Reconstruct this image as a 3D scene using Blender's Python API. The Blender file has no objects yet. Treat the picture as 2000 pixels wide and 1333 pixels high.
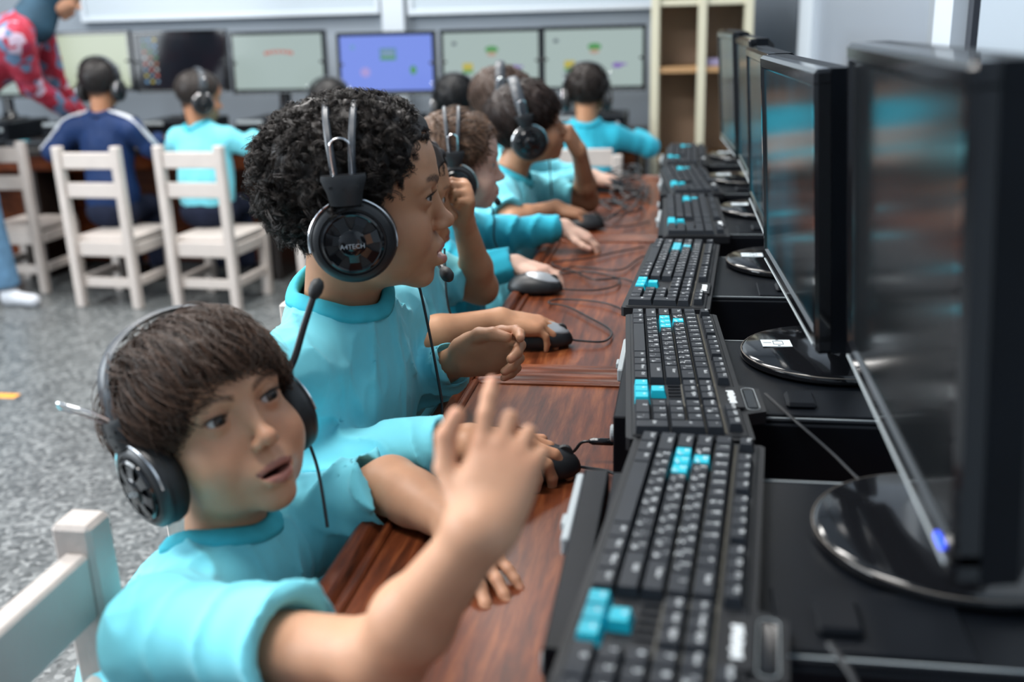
import bpy, bmesh, math, random
import numpy as np
from mathutils import Matrix, Vector

# ------------------------------------------------------------------ camera, world, lights, exposure
def setup_view():
    sc = bpy.context.scene
    f, cx, cy = 2050.0, 1000.0, 666.5                  # focal length in pixels of the 2000 px wide frame
    d = np.array([(1350 - cx) / f, -(40 - cy) / f, -1.0]); yw = d / np.linalg.norm(d)
    r = math.radians(1.3); up = np.array([math.sin(r), math.cos(r), 0]); up = up - yw * (up @ yw); zw = up / np.linalg.norm(up)
    R = np.array([np.cross(yw, zw), yw, zw])           # rows: world axes in camera space
    M = Matrix([list(R[0]) + [0], list(R[1]) + [0], list(R[2]) + [1.05], [0, 0, 0, 1]])
    cam = bpy.data.cameras.new('camera'); cam.sensor_width = 36; cam.lens = 36 * f / 2000; cam.clip_start = .02
    cam.dof.use_dof = True; cam.dof.focus_distance = 1.30; cam.dof.aperture_fstop = 3.2
    co = bpy.data.objects.new('camera', cam); co.matrix_world = M; sc.collection.objects.link(co); sc.camera = co
    w = bpy.data.worlds.new('world'); sc.world = w; w.use_nodes = True
    bg = w.node_tree.nodes['Background']; bg.inputs[0].default_value = (.80, .90, 1.0, 1); bg.inputs[1].default_value = .55
    def area(name, loc, rot, sx, sy, power, col):
        L = bpy.data.lights.new(name, 'AREA'); L.shape = 'RECTANGLE'; L.size = sx; L.size_y = sy; L.energy = power; L.color = col
        o = bpy.data.objects.new(name, L); o.location = loc; o.rotation_euler = rot; sc.collection.objects.link(o)
    # ceiling fluorescent fittings (above the frame) and the window side of the room on the left
    for i, (x, y) in enumerate(((-1.2, 0.6), (-1.2, 2.4), (-1.2, 4.2), (-3.2, 1.5), (-3.2, 3.6))):
        area('ceiling_light', (x, y, 2.75), (0, 0, 0), 1.2, .5, 42, (1.0, .97, .93))
    area('window_daylight', (-4.6, 0.6, 1.7), (0, math.radians(-90), 0), 1.5, 3.0, 130, (.86, .94, 1.0))
    v = sc.view_settings; v.view_transform = 'Standard'; v.look = 'None'; v.gamma = 1; v.use_curve_mapping = False; v.exposure = 0.5
setup_view()
# ------------------------------------------------------------------ mesh helpers
COL = bpy.context.scene.collection
MATS = {}
rng = np.random.default_rng(7)
V3 = lambda *a: np.array(a, dtype=np.float64)
def nrm(v):
    v = np.asarray(v, dtype=np.float64); return v / (np.linalg.norm(v) + 1e-12)

def link(o, parent=None):
    COL.objects.link(o)
    if parent is not None: o.parent = parent
    return o
def mesh_obj(name, verts, faces, mat, parent=None, smooth=False, loc=None):
    me = bpy.data.meshes.new(name)
    me.from_pydata([tuple(map(float, v)) for v in verts], [], [tuple(map(int, f)) for f in faces])
    if mat is not None: me.materials.append(mat)
    if smooth: me.polygons.foreach_set('use_smooth', [True] * len(me.polygons))
    me.update()
    o = bpy.data.objects.new(name, me)
    if loc is not None: o.location = loc
    return link(o, parent)
def empty(name, loc=(0, 0, 0), rz=0.0):
    o = bpy.data.objects.new(name, None); o.empty_display_size = .05
    o.location = loc; o.rotation_euler = (0, 0, rz)
    return link(o)
def tag(o, label=None, cat=None, group=None, kind=None):
    if label: o['label'] = label
    if cat: o['category'] = cat
    if group: o['group'] = group
    if kind: o['kind'] = kind
    return o
def copy_tree(o, parent=None):
    c = o.copy(); COL.objects.link(c)
    if parent is not None: c.parent = parent
    for ch in list(o.children): copy_tree(ch, c)
    return c

class MB:
    """collects simple shapes into one mesh"""
    def __init__(s): s.v = []; s.f = []; s.m = []; s.mi = 0
    def add(s, v, f):
        n = len(s.v); s.v += [tuple(p) for p in v]; s.f += [tuple(i + n for i in q) for q in f]; s.m += [s.mi] * len(f)
    def box(s, c, d, b=0.0, R=None):
        """box, centre c, full size d, bevel b"""
        c = np.array(c, float); h = np.array(d, float) / 2
        if b <= 0:
            v = [(x, y, z) for x in (-h[0], h[0]) for y in (-h[1], h[1]) for z in (-h[2], h[2])]
            f = [(0, 1, 3, 2), (4, 6, 7, 5), (0, 4, 5, 1), (2, 3, 7, 6), (0, 2, 6, 4), (1, 5, 7, 3)]
        else:
            b = min(b, min(h) * .98); v = []; idx = {}
            for sx in (-1, 1):
                for sy in (-1, 1):
                    for sz in (-1, 1):
                        for a in range(3):
                            p = [sx * (h[0] - b), sy * (h[1] - b), sz * (h[2] - b)]
                            p[a] = (sx, sy, sz)[a] * h[a]
                            idx[(sx, sy, sz, a)] = len(v); v.append(p)
            f = []
            for a in range(3):
                u, w = (a + 1) % 3, (a + 2) % 3
                for s1 in (-1, 1):
                    q = []
                    for su, sw in ((-1, -1), (1, -1), (1, 1), (-1, 1)):
                        k = [0, 0, 0]; k[a] = s1; k[u] = su; k[w] = sw; q.append(idx[tuple(k) + (a,)])
                    f.append(q if s1 > 0 else q[::-1])
                for su in (-1, 1):
                    for sw in (-1, 1):
                        k0 = [0, 0, 0]; k0[a] = -1; k0[u] = su; k0[w] = sw; k1 = list(k0); k1[a] = 1
                        q = [idx[tuple(k0) + (u,)], idx[tuple(k1) + (u,)], idx[tuple(k1) + (w,)], idx[tuple(k0) + (w,)]]
                        f.append(q if su * sw < 0 else q[::-1])
            for sx in (-1, 1):
                for sy in (-1, 1):
                    for sz in (-1, 1):
                        q = [idx[(sx, sy, sz, a)] for a in range(3)]
                        f.append(q if sx * sy * sz > 0 else q[::-1])
        v = np.array(v)
        if R is not None: v = v @ np.array(R).T
        s.add(v + c, f); return s
    def tube(s, pts, r, n=6, cap=True):
        pts = np.array(pts, float); m = len(pts); r = np.broadcast_to(np.array(r, float), (m,))
        t = np.gradient(pts, axis=0); t /= np.linalg.norm(t, axis=1)[:, None] + 1e-12
        u = np.cross(t[0], (0, 0, 1)); u = u if np.linalg.norm(u) > .05 else np.cross(t[0], (0, 1, 0))
        u /= np.linalg.norm(u); v = []
        for i in range(m):
            u = u - t[i] * np.dot(u, t[i]); u /= np.linalg.norm(u) + 1e-12; w = np.cross(t[i], u)
            for k in range(n):
                a = 2 * math.pi * k / n; v.append(pts[i] + r[i] * (math.cos(a) * u + math.sin(a) * w))
        f = [(i * n + k, i * n + (k + 1) % n, (i + 1) * n + (k + 1) % n, (i + 1) * n + k) for i in range(m - 1) for k in range(n)]
        if cap: f += [tuple(range(n))[::-1], tuple(range((m - 1) * n, m * n))]
        s.add(v, f); return s
    def lathe(s, prof, c=(0, 0, 0), ax=(0, 0, 1), n=32, sx=1.0, sy=1.0):
        """prof: list of (radius, height) along axis"""
        ax = nrm(ax); u = np.cross(ax, (0, 0, 1)) if abs(ax[2]) < .9 else np.cross((0, 1, 0), ax)
        u = nrm(u); w = np.cross(ax, u); c = np.array(c, float); v = []
        for (r, h) in prof:
            for k in range(n):
                a = 2 * math.pi * k / n; v.append(c + ax * h + r * (sx * math.cos(a) * u + sy * math.sin(a) * w))
        m = len(prof)
        f = [(i * n + k, i * n + (k + 1) % n, (i + 1) * n + (k + 1) % n, (i + 1) * n + k) for i in range(m - 1) for k in range(n)]
        if prof[0][0] > 1e-6: f.append(tuple(range(n))[::-1])
        if prof[-1][0] > 1e-6: f.append(tuple(range((m - 1) * n, m * n)))
        s.add(v, f); return s
    def prism(s, poly, z0, z1, M=None):
        n = len(poly); v = [(p[0], p[1], z0) for p in poly] + [(p[0], p[1], z1) for p in poly]
        f = [tuple(range(n))[::-1], tuple(range(n, 2 * n))] + [(k, (k + 1) % n, (k + 1) % n + n, k + n) for k in range(n)]
        v = np.array(v, float)
        if M is not None: v = v @ np.array(M)[:3, :3].T + np.array(M)[:3, 3]
        s.add(v, f); return s
    def build(s, name, mat, parent=None, smooth=False, loc=None):
        o = mesh_obj(name, s.v, s.f, None, parent, False, loc)
        for m in (mat if isinstance(mat, (list, tuple)) else [mat]): o.data.materials.append(m)
        if any(s.m): o.data.polygons.foreach_set('material_index', s.m)
        if smooth: o.data.polygons.foreach_set('use_smooth', [True] * len(s.f)); auto_sharp(o.data)
        o.data.update(); return o
def auto_sharp(me, ang=40):
    bm = bmesh.new(); bm.from_mesh(me); c = math.radians(ang)
    for e in bm.edges:
        if len(e.link_faces) == 2 and e.calc_face_angle(0) > c: e.smooth = False
    bm.to_mesh(me); bm.free()
def catmull(pts, n=8):
    p = np.array(pts, float); p = np.vstack([2 * p[0] - p[1], p, 2 * p[-1] - p[-2]]); out = []
    for i in range(1, len(p) - 2):
        for t in np.linspace(0, 1, n, endpoint=False):
            a, b, c, d = p[i - 1], p[i], p[i + 1], p[i + 2]
            out.append(.5 * ((2 * b) + (-a + c) * t + (2 * a - 5 * b + 4 * c - d) * t * t + (-a + 3 * b - 3 * c + d) * t ** 3))
    out.append(p[-2]); return np.array(out)
_txt = {}
def text_geo(body, size):
    """flat glyph outlines as (verts, faces), centred, lying in xy"""
    if body not in _txt:
        cu = bpy.data.curves.new('t', 'FONT'); cu.body = body; cu.size = 1.0; cu.align_x = 'CENTER'; cu.align_y = 'CENTER'; cu.resolution_u = 2
        o = bpy.data.objects.new('t', cu); COL.objects.link(o)
        dg = bpy.context.evaluated_depsgraph_get(); me = o.evaluated_get(dg).to_mesh()
        _txt[body] = ([tuple(v.co) for v in me.vertices], [tuple(p.vertices) for p in me.polygons])
        o.evaluated_get(dg).to_mesh_clear(); bpy.data.objects.remove(o); bpy.data.curves.remove(cu)
    v, f = _txt[body]
    return np.array(v, float).reshape(-1, 3) * size, f

# ------------------------------------------------------------------ implicit surfaces: smooth unions of soft shapes, meshed with surface nets
def smin(a, b, k):
    if k <= 0: return np.minimum(a, b)
    h = np.maximum(k - np.abs(a - b), 0) / k
    return np.minimum(a, b) - h * h * k * .25
def smax(a, b, k): return -smin(-a, -b, k)
def ell(c, r, R=None):
    c = np.array(c, np.float32); r = np.array(r, np.float32) * np.ones(3, np.float32)
    Rm = None if R is None else np.array(R, np.float32)
    def f(P):
        q = P - c
        if Rm is not None: q = q @ Rm          # columns of R are the local axes
        k0 = np.sqrt(((q / r) ** 2).sum(1)) + 1e-9; k1 = np.sqrt(((q / (r * r)) ** 2).sum(1)) + 1e-9
        return k0 * (k0 - 1) / k1
    return f
def cap(a, b, ra, rb=None):
    a = np.array(a, np.float32); b = np.array(b, np.float32); rb = ra if rb is None else rb
    d = b - a; L = float(d @ d) + 1e-12
    def f(P):
        q = P - a; t = np.clip(q @ d / L, 0, 1)
        return np.sqrt(((q - t[:, None] * d) ** 2).sum(1)) - (ra + (rb - ra) * t)
    return f
def plane(p, n):
    n = np.array(nrm(n), np.float32); p = np.array(p, np.float32)
    return lambda P: (P - p) @ n
class Field:
    def __init__(s): s.g = []
    def group(s, items, c=None, r=None, M=None, k=.012, sc=1.0, post=None):
        """items: (op,k,fn); op 'u' union, 's' subtract, 'i' intersect; M maps local to world"""
        s.g.append((items, None if c is None else np.array(c, np.float32), r, None if M is None else np.array(M, np.float32), k, sc, post)); return s
    def __call__(s, P):
        P = P.astype(np.float32); d = np.full(len(P), .25, np.float32)
        for items, c, r, M, k, sc, post in s.g:
            if c is None: m = None; q = P
            else:
                m = np.nonzero(((P - c) ** 2).sum(1) < (r + .03) ** 2)[0]
                if len(m) == 0: continue
                q = P[m]
            ql = q if M is None else ((q - M[:3, 3]) @ M[:3, :3]) / sc
            e = None
            for op, kk, fn in items:
                v = fn(ql)
                if e is None: e = v
                elif op == 'u': e = smin(e, v, kk)
                elif op == 's': e = smax(e, -v, kk)
                elif op == 'i': e = smax(e, v, kk)
            if post is not None: e = post(ql, e)
            e = (e * sc).astype(np.float32)
            if m is None: d = smin(d, e, k)
            else: d[m] = smin(d[m], e, k)
        return d
def surface(f, lo, hi, h):
    B = 8; lo = np.array(lo, float); hi = np.array(hi, float)
    nb = np.ceil((hi - lo) / (h * B)).astype(int) + 1; n = nb * B
    bi = np.stack(np.meshgrid(*[np.arange(k) for k in nb], indexing='ij'), -1).reshape(-1, 3)
    dc = f(lo + (bi + .5) * (B * h)); act = np.abs(dc) < B * h * .87 + .012
    V = np.empty(tuple(n), np.float32); V.reshape(nb[0], B, nb[1], B, nb[2], B)[...] = np.where(dc < 0, -.05, .05).reshape(nb)[:, None, :, None, :, None]
    ai = bi[act]; ofs = np.stack(np.meshgrid(*[np.arange(B)] * 3, indexing='ij'), -1).reshape(-1, 3)
    for s0 in range(0, len(ai), 1500):
        blk = ai[s0:s0 + 1500]; idx = (blk[:, None, :] * B + ofs[None]).reshape(-1, 3)
        V[idx[:, 0], idx[:, 1], idx[:, 2]] = f(lo + idx * h)
    I = V < 0; S = np.zeros(tuple(n - 1), np.uint8)
    cs = [(a, b, c) for a in (0, 1) for b in (0, 1) for c in (0, 1)]
    sl = lambda A, c: A[c[0]:n[0] - 1 + c[0], c[1]:n[1] - 1 + c[1], c[2]:n[2] - 1 + c[2]]
    for c in cs: S += sl(I, c)
    cell = np.argwhere((S > 0) & (S < 8))
    vals = np.stack([V[cell[:, 0] + c[0], cell[:, 1] + c[1], cell[:, 2] + c[2]] for c in cs], 1)
    acc = np.zeros((len(cell), 3)); cnt = np.zeros(len(cell)); ca = np.array(cs, float)
    for i in range(8):
        for j in range(i + 1, 8):
            if np.abs(ca[i] - ca[j]).sum() != 1: continue
            a, b = vals[:, i], vals[:, j]; m = (a < 0) != (b < 0)
            t = (a / (a - b + 1e-20))[m][:, None]; acc[m] += ca[i] * (1 - t) + ca[j] * t; cnt[m] += 1
    verts = lo + (cell + acc / cnt[:, None]) * h
    key = (cell[:, 0] * n[1] + cell[:, 1]) * n[2] + cell[:, 2]; faces = []
    for ax in range(3):
        a1, a2 = (ax + 1) % 3, (ax + 2) % 3; sh = [slice(None)] * 3; s2 = [slice(None)] * 3
        sh[ax] = slice(0, -1); s2[ax] = slice(1, None)
        e = np.argwhere(I[tuple(sh)] != I[tuple(s2)]); e = e[(e[:, a1] > 0) & (e[:, a2] > 0) & (e[:, a1] < n[a1] - 1) & (e[:, a2] < n[a2] - 1)]
        ins = I[e[:, 0], e[:, 1], e[:, 2]]; q = []
        for d1, d2 in ((0, 0), (-1, 0), (-1, -1), (0, -1)):
            c = e.copy(); c[:, a1] += d1; c[:, a2] += d2
            q.append(np.searchsorted(key, (c[:, 0] * n[1] + c[:, 1]) * n[2] + c[:, 2]))
        q = np.stack(q, 1); q = np.where(ins[:, None], q, q[:, ::-1]); faces.append(q)
    return verts, np.vstack(faces)
def np_mesh(name, v, f, mat, parent=None, col=None, smooth=True):
    """fast mesh from numpy arrays (quads or tris), optional per-vertex colour"""
    me = bpy.data.meshes.new(name); nf, k = f.shape
    me.vertices.add(len(v)); me.vertices.foreach_set('co', np.asarray(v, np.float32).ravel())
    me.loops.add(nf * k); me.loops.foreach_set('vertex_index', np.asarray(f, np.int32).ravel())
    me.polygons.add(nf); me.polygons.foreach_set('loop_start', np.arange(0, nf * k, k, dtype=np.int32))
    me.polygons.foreach_set('use_smooth', np.full(nf, smooth))
    me.update(calc_edges=True); me.validate()
    for m in (mat if isinstance(mat, (list, tuple)) else [mat]): me.materials.append(m)
    if col is not None:
        a = me.color_attributes.new('col', 'FLOAT_COLOR', 'POINT')
        a.data.foreach_set('color', np.hstack([col, np.ones((len(col), 1))]).astype(np.float32).ravel())
    o = bpy.data.objects.new(name, me); return link(o, parent)
def strands(P, r, n=3):
    """P: (S,K,3) strand points; r: (K,) or (S,K) radii -> tube verts, quads"""
    S, K, _ = P.shape; r = np.broadcast_to(r, (S, K))
    T = np.gradient(P, axis=1); T /= np.linalg.norm(T, axis=2, keepdims=True) + 1e-12
    ref = np.where(np.abs(T[..., 2:3]) < .9, np.array([0, 0, 1.]), np.array([1., 0, 0]))
    U = np.cross(T, ref); U /= np.linalg.norm(U, axis=2, keepdims=True) + 1e-12; W = np.cross(T, U)
    a = 2 * np.pi * np.arange(n) / n
    v = P[:, :, None, :] + r[:, :, None, None] * (np.cos(a)[None, None, :, None] * U[:, :, None, :] + np.sin(a)[None, None, :, None] * W[:, :, None, :])
    base = (np.arange(S)[:, None, None] * K + np.arange(K - 1)[None, :, None]) * n
    k = np.arange(n)[None, None, :]; k2 = (k + 1) % n
    q = np.stack([base + k, base + k2, base + n + k2, base + n + k], -1).reshape(-1, 4)
    return v.reshape(-1, 3), q
_np_k = np.random.default_rng(11).normal(size=(24, 3)); _np_p = np.random.default_rng(12).uniform(0, 6.28, 24)
def wob(P, freq, o=0, n=6):
    """smooth pseudo noise, about -1..1"""
    s = 0
    for i in range(n):
        k = _np_k[(i + o) % 24]; s = s + np.sin(P @ (k * freq) + _np_p[(i + o * 3) % 24] + .8 * np.sin(P @ (_np_k[(i + o + 7) % 24] * freq * .6)))
    return s / n * 1.6
# ------------------------------------------------------------------ materials
def mat(name, base, rough=.5, metal=0.0, spec=.5, var=0.0, vscale=40, bump=0.0, bscale=200, coat=0.0, emit=None, estr=1.0, attr=None, sss=0.0, sheen=0.0, base2=None, aniso=None):
    if name in MATS: return MATS[name]
    m = bpy.data.materials.new(name); m.use_nodes = True; nt = m.node_tree; b = nt.nodes['Principled BSDF']
    b.inputs['Base Color'].default_value = (*base, 1); b.inputs['Roughness'].default_value = rough
    b.inputs['Metallic'].default_value = metal; b.inputs['Specular IOR Level'].default_value = spec
    b.inputs['Coat Weight'].default_value = coat; b.inputs['Coat Roughness'].default_value = .08
    if sss: b.inputs['Subsurface Weight'].default_value = sss; b.inputs['Subsurface Radius'].default_value = (.012, .005, .003); b.inputs['Subsurface Scale'].default_value = .6
    if sheen: b.inputs['Sheen Weight'].default_value = sheen
    tc = nt.nodes.new('ShaderNodeTexCoord')
    src = None
    if attr:
        a = nt.nodes.new('ShaderNodeAttribute'); a.attribute_name = attr; src = a.outputs['Color']; nt.links.new(src, b.inputs['Base Color'])
    if var or base2:
        n = nt.nodes.new('ShaderNodeTexNoise'); n.inputs['Scale'].default_value = vscale; n.inputs['Detail'].default_value = 5
        nt.links.new(tc.outputs['Object'], n.inputs['Vector'])
        if src is None:
            r = nt.nodes.new('ShaderNodeValToRGB'); r.color_ramp.elements[0].position = .3; r.color_ramp.elements[1].position = .7
            c2 = base2 or tuple(min(1, c * (1 + var)) for c in base)
            r.color_ramp.elements[0].color = (*(base if base2 else tuple(c * (1 - var) for c in base)), 1); r.color_ramp.elements[1].color = (*c2, 1)
            nt.links.new(n.outputs['Fac'], r.inputs['Fac']); nt.links.new(r.outputs['Color'], b.inputs['Base Color'])
        else:
            mr = nt.nodes.new('ShaderNodeMapRange'); mr.inputs[1].default_value = .3; mr.inputs[2].default_value = .7; mr.inputs[3].default_value = 1 - var; mr.inputs[4].default_value = 1 + var
            mx = nt.nodes.new('ShaderNodeVectorMath'); mx.operation = 'SCALE'
            nt.links.new(n.outputs['Fac'], mr.inputs[0]); nt.links.new(src, mx.inputs[0]); nt.links.new(mr.outputs[0], mx.inputs['Scale']); nt.links.new(mx.outputs[0], b.inputs['Base Color'])
    if bump:
        n = nt.nodes.new('ShaderNodeTexNoise'); n.inputs['Scale'].default_value = bscale; n.inputs['Detail'].default_value = 4
        nt.links.new(tc.outputs['Object'], n.inputs['Vector'])
        bp = nt.nodes.new('ShaderNodeBump'); bp.inputs['Strength'].default_value = bump; bp.inputs['Distance'].default_value = .002
        nt.links.new(n.outputs['Fac'], bp.inputs['Height']); nt.links.new(bp.outputs[0], b.inputs['Normal'])
    if emit: b.inputs['Emission Color'].default_value = (*emit, 1); b.inputs['Emission Strength'].default_value = estr
    MATS[name] = m; return m
M_SKIN = mat('skin', (.6, .36, .22), rough=.48, spec=.35, attr='col', sss=.18, var=.05, vscale=60, bump=.06, bscale=900)
M_HAIR = mat('hair', (.02, .013, .010), rough=.46, spec=.26, attr='col')
M_EYE = mat('eyeball', (.8, .78, .74), rough=.15, spec=.3, attr='col', coat=.1)
M_SHIRT = mat('cyan_jersey', (.185, .65, .755), rough=.85, spec=.2, var=.05, vscale=25, bump=.12, bscale=1500, sheen=.15)
M_SHIRT2 = mat('deep_cyan_jersey', (.03, .42, .56), rough=.85, spec=.2, var=.05, vscale=25, bump=.12, bscale=1500, sheen=.15)
M_RIB = mat('cyan_rib_knit', (.06, .47, .58), rough=.85, spec=.2, var=.08, vscale=60)
M_PANTS = mat('navy_trousers', (.012, .016, .035), rough=.85, spec=.2, var=.2, vscale=40)
M_BLACK = mat('black_plastic', (.012, .013, .015), rough=.42, var=.2, vscale=30, bump=.05, bscale=900)
M_GLOSS = mat('gloss_black_plastic', (.006, .0065, .008), rough=.09, spec=.5)
M_RUBBER = mat('black_cushion', (.012, .013, .014), rough=.55, bump=.15, bscale=700)
M_CHROME = mat('chrome_wire', (.75, .76, .78), rough=.18, metal=1.0)
M_BAND = mat('grey_black_band', (.035, .042, .052), rough=.42)
M_PRINT = mat('white_print', (.80, .85, .88), rough=.6)
M_LOGO = mat('silver_print', (.42, .45, .48), rough=.4)
# ------------------------------------------------------------------ people
def frame(pos, fwd, up=(0, 0, 1)):
    x = nrm(fwd); u = np.array(up, float); z = nrm(u - x * (u @ x)); y = np.cross(z, x)
    M = np.eye(4); M[:3, 0] = x; M[:3, 1] = y; M[:3, 2] = z; M[:3, 3] = pos; return M
def to_w(M, p, sc=1.0): return np.asarray(p, float) * sc @ M[:3, :3].T + M[:3, 3]
def rotm(ax, deg):
    return np.array(Matrix.Rotation(math.radians(deg), 3, Vector(ax)))

EYE_C = (.0605, .0295, .001); EYE_R = .0122
def head_items(o):
    """face and skull in head space: x forward, y left, z up, eyes at z=0, chin near -.1, vertex near +.1"""
    op = o.get('open', 0.0); lip = o.get('lip', 1.0); wide = o.get('wide', 1.0); ck = o.get('cheek', 1.0); ns = o.get('nose', 1.0); sm = o.get('smile', 0.0); jw = o.get('jaw', 1.0)
    dz = -.0085 * op                                               # lower lip and jaw drop
    I = [('u', 0, ell((-.010, 0, .030), (.087, .0705, .073)))]
    U = lambda fn, k=.014: I.append(('u', k, fn)); S = lambda fn, k=.004: I.append(('s', k, fn))
    U(ell((.026, 0, .030), (.050, .057 * wide, .052)), .02)
    U(ell((.026, 0, -.028), (.0445, .0555 * wide, .052)), .02)
    U(ell((.020, 0, -.064 + dz * .6), (.040, .047 * wide * jw, .028)), .022)
    U(ell((.0535, 0, -.0835 + dz), (.0145, .018, .0125)), .018)       # chin
    for s in (-1, 1):
        U(ell((.043, s * .0335 * wide, -.037 + .002 * sm), (.0245, .0205 * ck, .0235 * ck)), .016)   # cheek
        S(ell((.0785, s * .029, .0005), (.0115, .0165, .0095)), .016)   # eye socket
        U(cap((.0735, s * .013, .0185), (.061, s * .043, .0165), .0050, .0042), .014)             # brow ridge
    U(ell((.0585, 0, -.0575 + dz * .4), (.0205, .0250, .0190)), .014)      # muzzle
    U(cap((.070, 0, .004), (.0815 + .002 * ns, 0, -.0270), .0058, .0066), .012)
    U(ell((.0865 + .003 * (ns - 1), 0, -.0312), (.0085, .0086, .0076)), .008)
    for s in (-1, 1):
        U(ell((.0788, s * .0092, -.0346), (.0074, .0054, .0054)), .005)
        S(ell((.0850, s * .0052, -.0405), (.0042, .0026, .0030)), .002)
        E = (EYE_C[0], s * EYE_C[1], EYE_C[2])
        U(ell(E, EYE_R + .0016), .005)
    # lips
    cz = -.0612 + .0035 * sm; cy = .0185 + .003 * sm; cx = .0630 - .002 * sm
    uz = -.0572; lz = -.0662 + dz
    for s in (-1, 1):
        U(cap((cx, s * cy, cz), (.0725, s * .0095, uz - .0008), .0026, .0036 * lip), .005)
        U(cap((.0725, s * .0095, uz - .0008), (.0765, s * .0015, uz + .0002), .0036 * lip, .0040 * lip), .005)
        U(cap((cx, s * cy, cz - .0004), (.0712 + .003 * op, s * .0095, lz + .0008), .0026, .0040 * lip), .005)
        U(cap((.0712 + .003 * op, s * .0095, lz + .0008), (.0752 + .003 * op, 0, lz), .0040 * lip, .0048 * lip), .005)
    S(ell((.0830, 0, (uz + lz) / 2 + .0003), (.017, cy * .98, .0006 + .0046 * op)), .0012)
    if op > .2: S(ell((.070, 0, (uz + lz) / 2), (.016, cy * .8, .0032 * op)), .002)
    U(cap((.0700, 0, -.0465), (.0752, 0, -.0525), .0040, .0030), .006)
    for s in (-1, 1):
        S(ell((.078, s * (EYE_C[1] + .0006), EYE_C[2] - .0003), (.016, .0128, .0046 * o.get('eye', 1.0)), rotm((1, 0, 0), s * 5)), .0012)
        # ear
        R = rotm((0, 0, 1), s * -22)
        U(ell((-.010, s * .0725, -.008), (.0165, .0050, .0270), R), .006)
        S(ell((-.006, s * .0765, -.008), (.0095, .0040, .0180), R), .003)
    return I
def head_color(p, tone, o, hairc):
    """per-vertex skin colour from head-space points"""
    tone = np.array(tone); c = np.tile(tone, (len(p), 1)); x, y, z = p.T; ay = np.abs(y)
    op = o.get('open', 0.0); sm = o.get('smile', 0.0); dz = -.0085 * op
    def mixin(w, col): nonlocal c; w = np.clip(w, 0, 1)[:, None]; c = c * (1 - w) + np.array(col) * w
    g = lambda d, r: np.exp(-(d / r) ** 2)
    dck = np.sqrt((x - .060) ** 2 + (ay - .034) ** 2 + (z + .036) ** 2); mixin(.40 * g(dck, .022), tone * (1.10, .80, .72))
    dn = np.sqrt((x - .090) ** 2 + y ** 2 + (z + .032) ** 2); mixin(.30 * g(dn, .012), tone * (1.1, .82, .76))
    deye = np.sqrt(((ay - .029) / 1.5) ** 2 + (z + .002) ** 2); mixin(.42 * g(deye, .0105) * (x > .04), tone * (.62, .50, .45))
    cz = -.0612 + .0035 * sm; cy = .0185 + .003 * sm; u = np.clip(ay / cy, 0, 1); zm = -.0617 + dz / 2
    line = zm + (cz - zm) * u ** 1.5; ut = -.0532 - .0010 * np.exp(-(ay / .0025) ** 2) ; ut = ut + (cz - ut) * u ** 1.7
    lb = -.0712 + dz; lb = lb + (cz - lb) * u ** 2.2; lipc = np.array(o.get('lipc', (.40, .14, .115)))
    soft = lambda q: np.clip(q / .0016 + .5, 0, 1)
    frt = (x > .050) & (ay < cy)
    mixin(frt * soft(ut - z) * soft(z - line) * .85, lipc * .82); mixin(frt * soft(line - z) * soft(z - lb) * .85, lipc)
    mixin(((np.abs(z - line) < .0010 + .0034 * op * (1 - u ** 2)) & (x > .045) & (x < .0742) & (ay < cy)) * .9, (.09, .02, .02))
    by = np.clip((ay - .0105) / .0330, 0, 1); bz = .0150 + .0050 * np.sin(by * 2.5) + o.get('browtilt', 0.0) * (by - .4)
    bt = .0038 * o.get('browt', 1.0) * (1 - .5 * by) ; inb = (ay > .0085) & (ay < .0455) & (x > .03)
    br = np.clip((bt - np.abs(z - bz)) / .0018 + .35, 0, 1) * inb * np.clip((ay - .0085) / .004, 0, 1) * np.clip((.0455 - ay) / .006, 0, 1) * (.75 + .25 * np.sin(p @ np.array([900, 2600, 1700.])))
    mixin(br * o.get('brow', .8), np.array(hairc) * 1.1)
    for s in (-1, 1):                                              # lash lines
        a = ell((.078, s * (EYE_C[1] + .0006), EYE_C[2] - .0003), (.016, .0128, .0046 * o.get('eye', 1.0)), rotm((1, 0, 0), s * 5))(p.astype(np.float32))
        w = np.clip(1 - np.abs(a) / .0016, 0, 1) * (x > .05); mixin(w * np.where(z > EYE_C[2], .9, .35), (.02, .012, .010))
    return c
def hair_region(p, o):
    """>0 where scalp hair grows, in head space (roughly metres inside the hairline)"""
    x, y, z = p.T; fl = o.get('hairline', .062)
    front = np.where(x > .0, z - (fl - np.clip(np.abs(y) - .030, 0, 1) * 1.0 * o.get('temple', 1.0) - np.clip(.060 - x, 0, 1) * .9), 1)
    side = np.where(x <= .022, z + .012 + np.clip(-x - .0, 0, 1) * .62, front)
    return np.where(x > .022, front, side)
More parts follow.
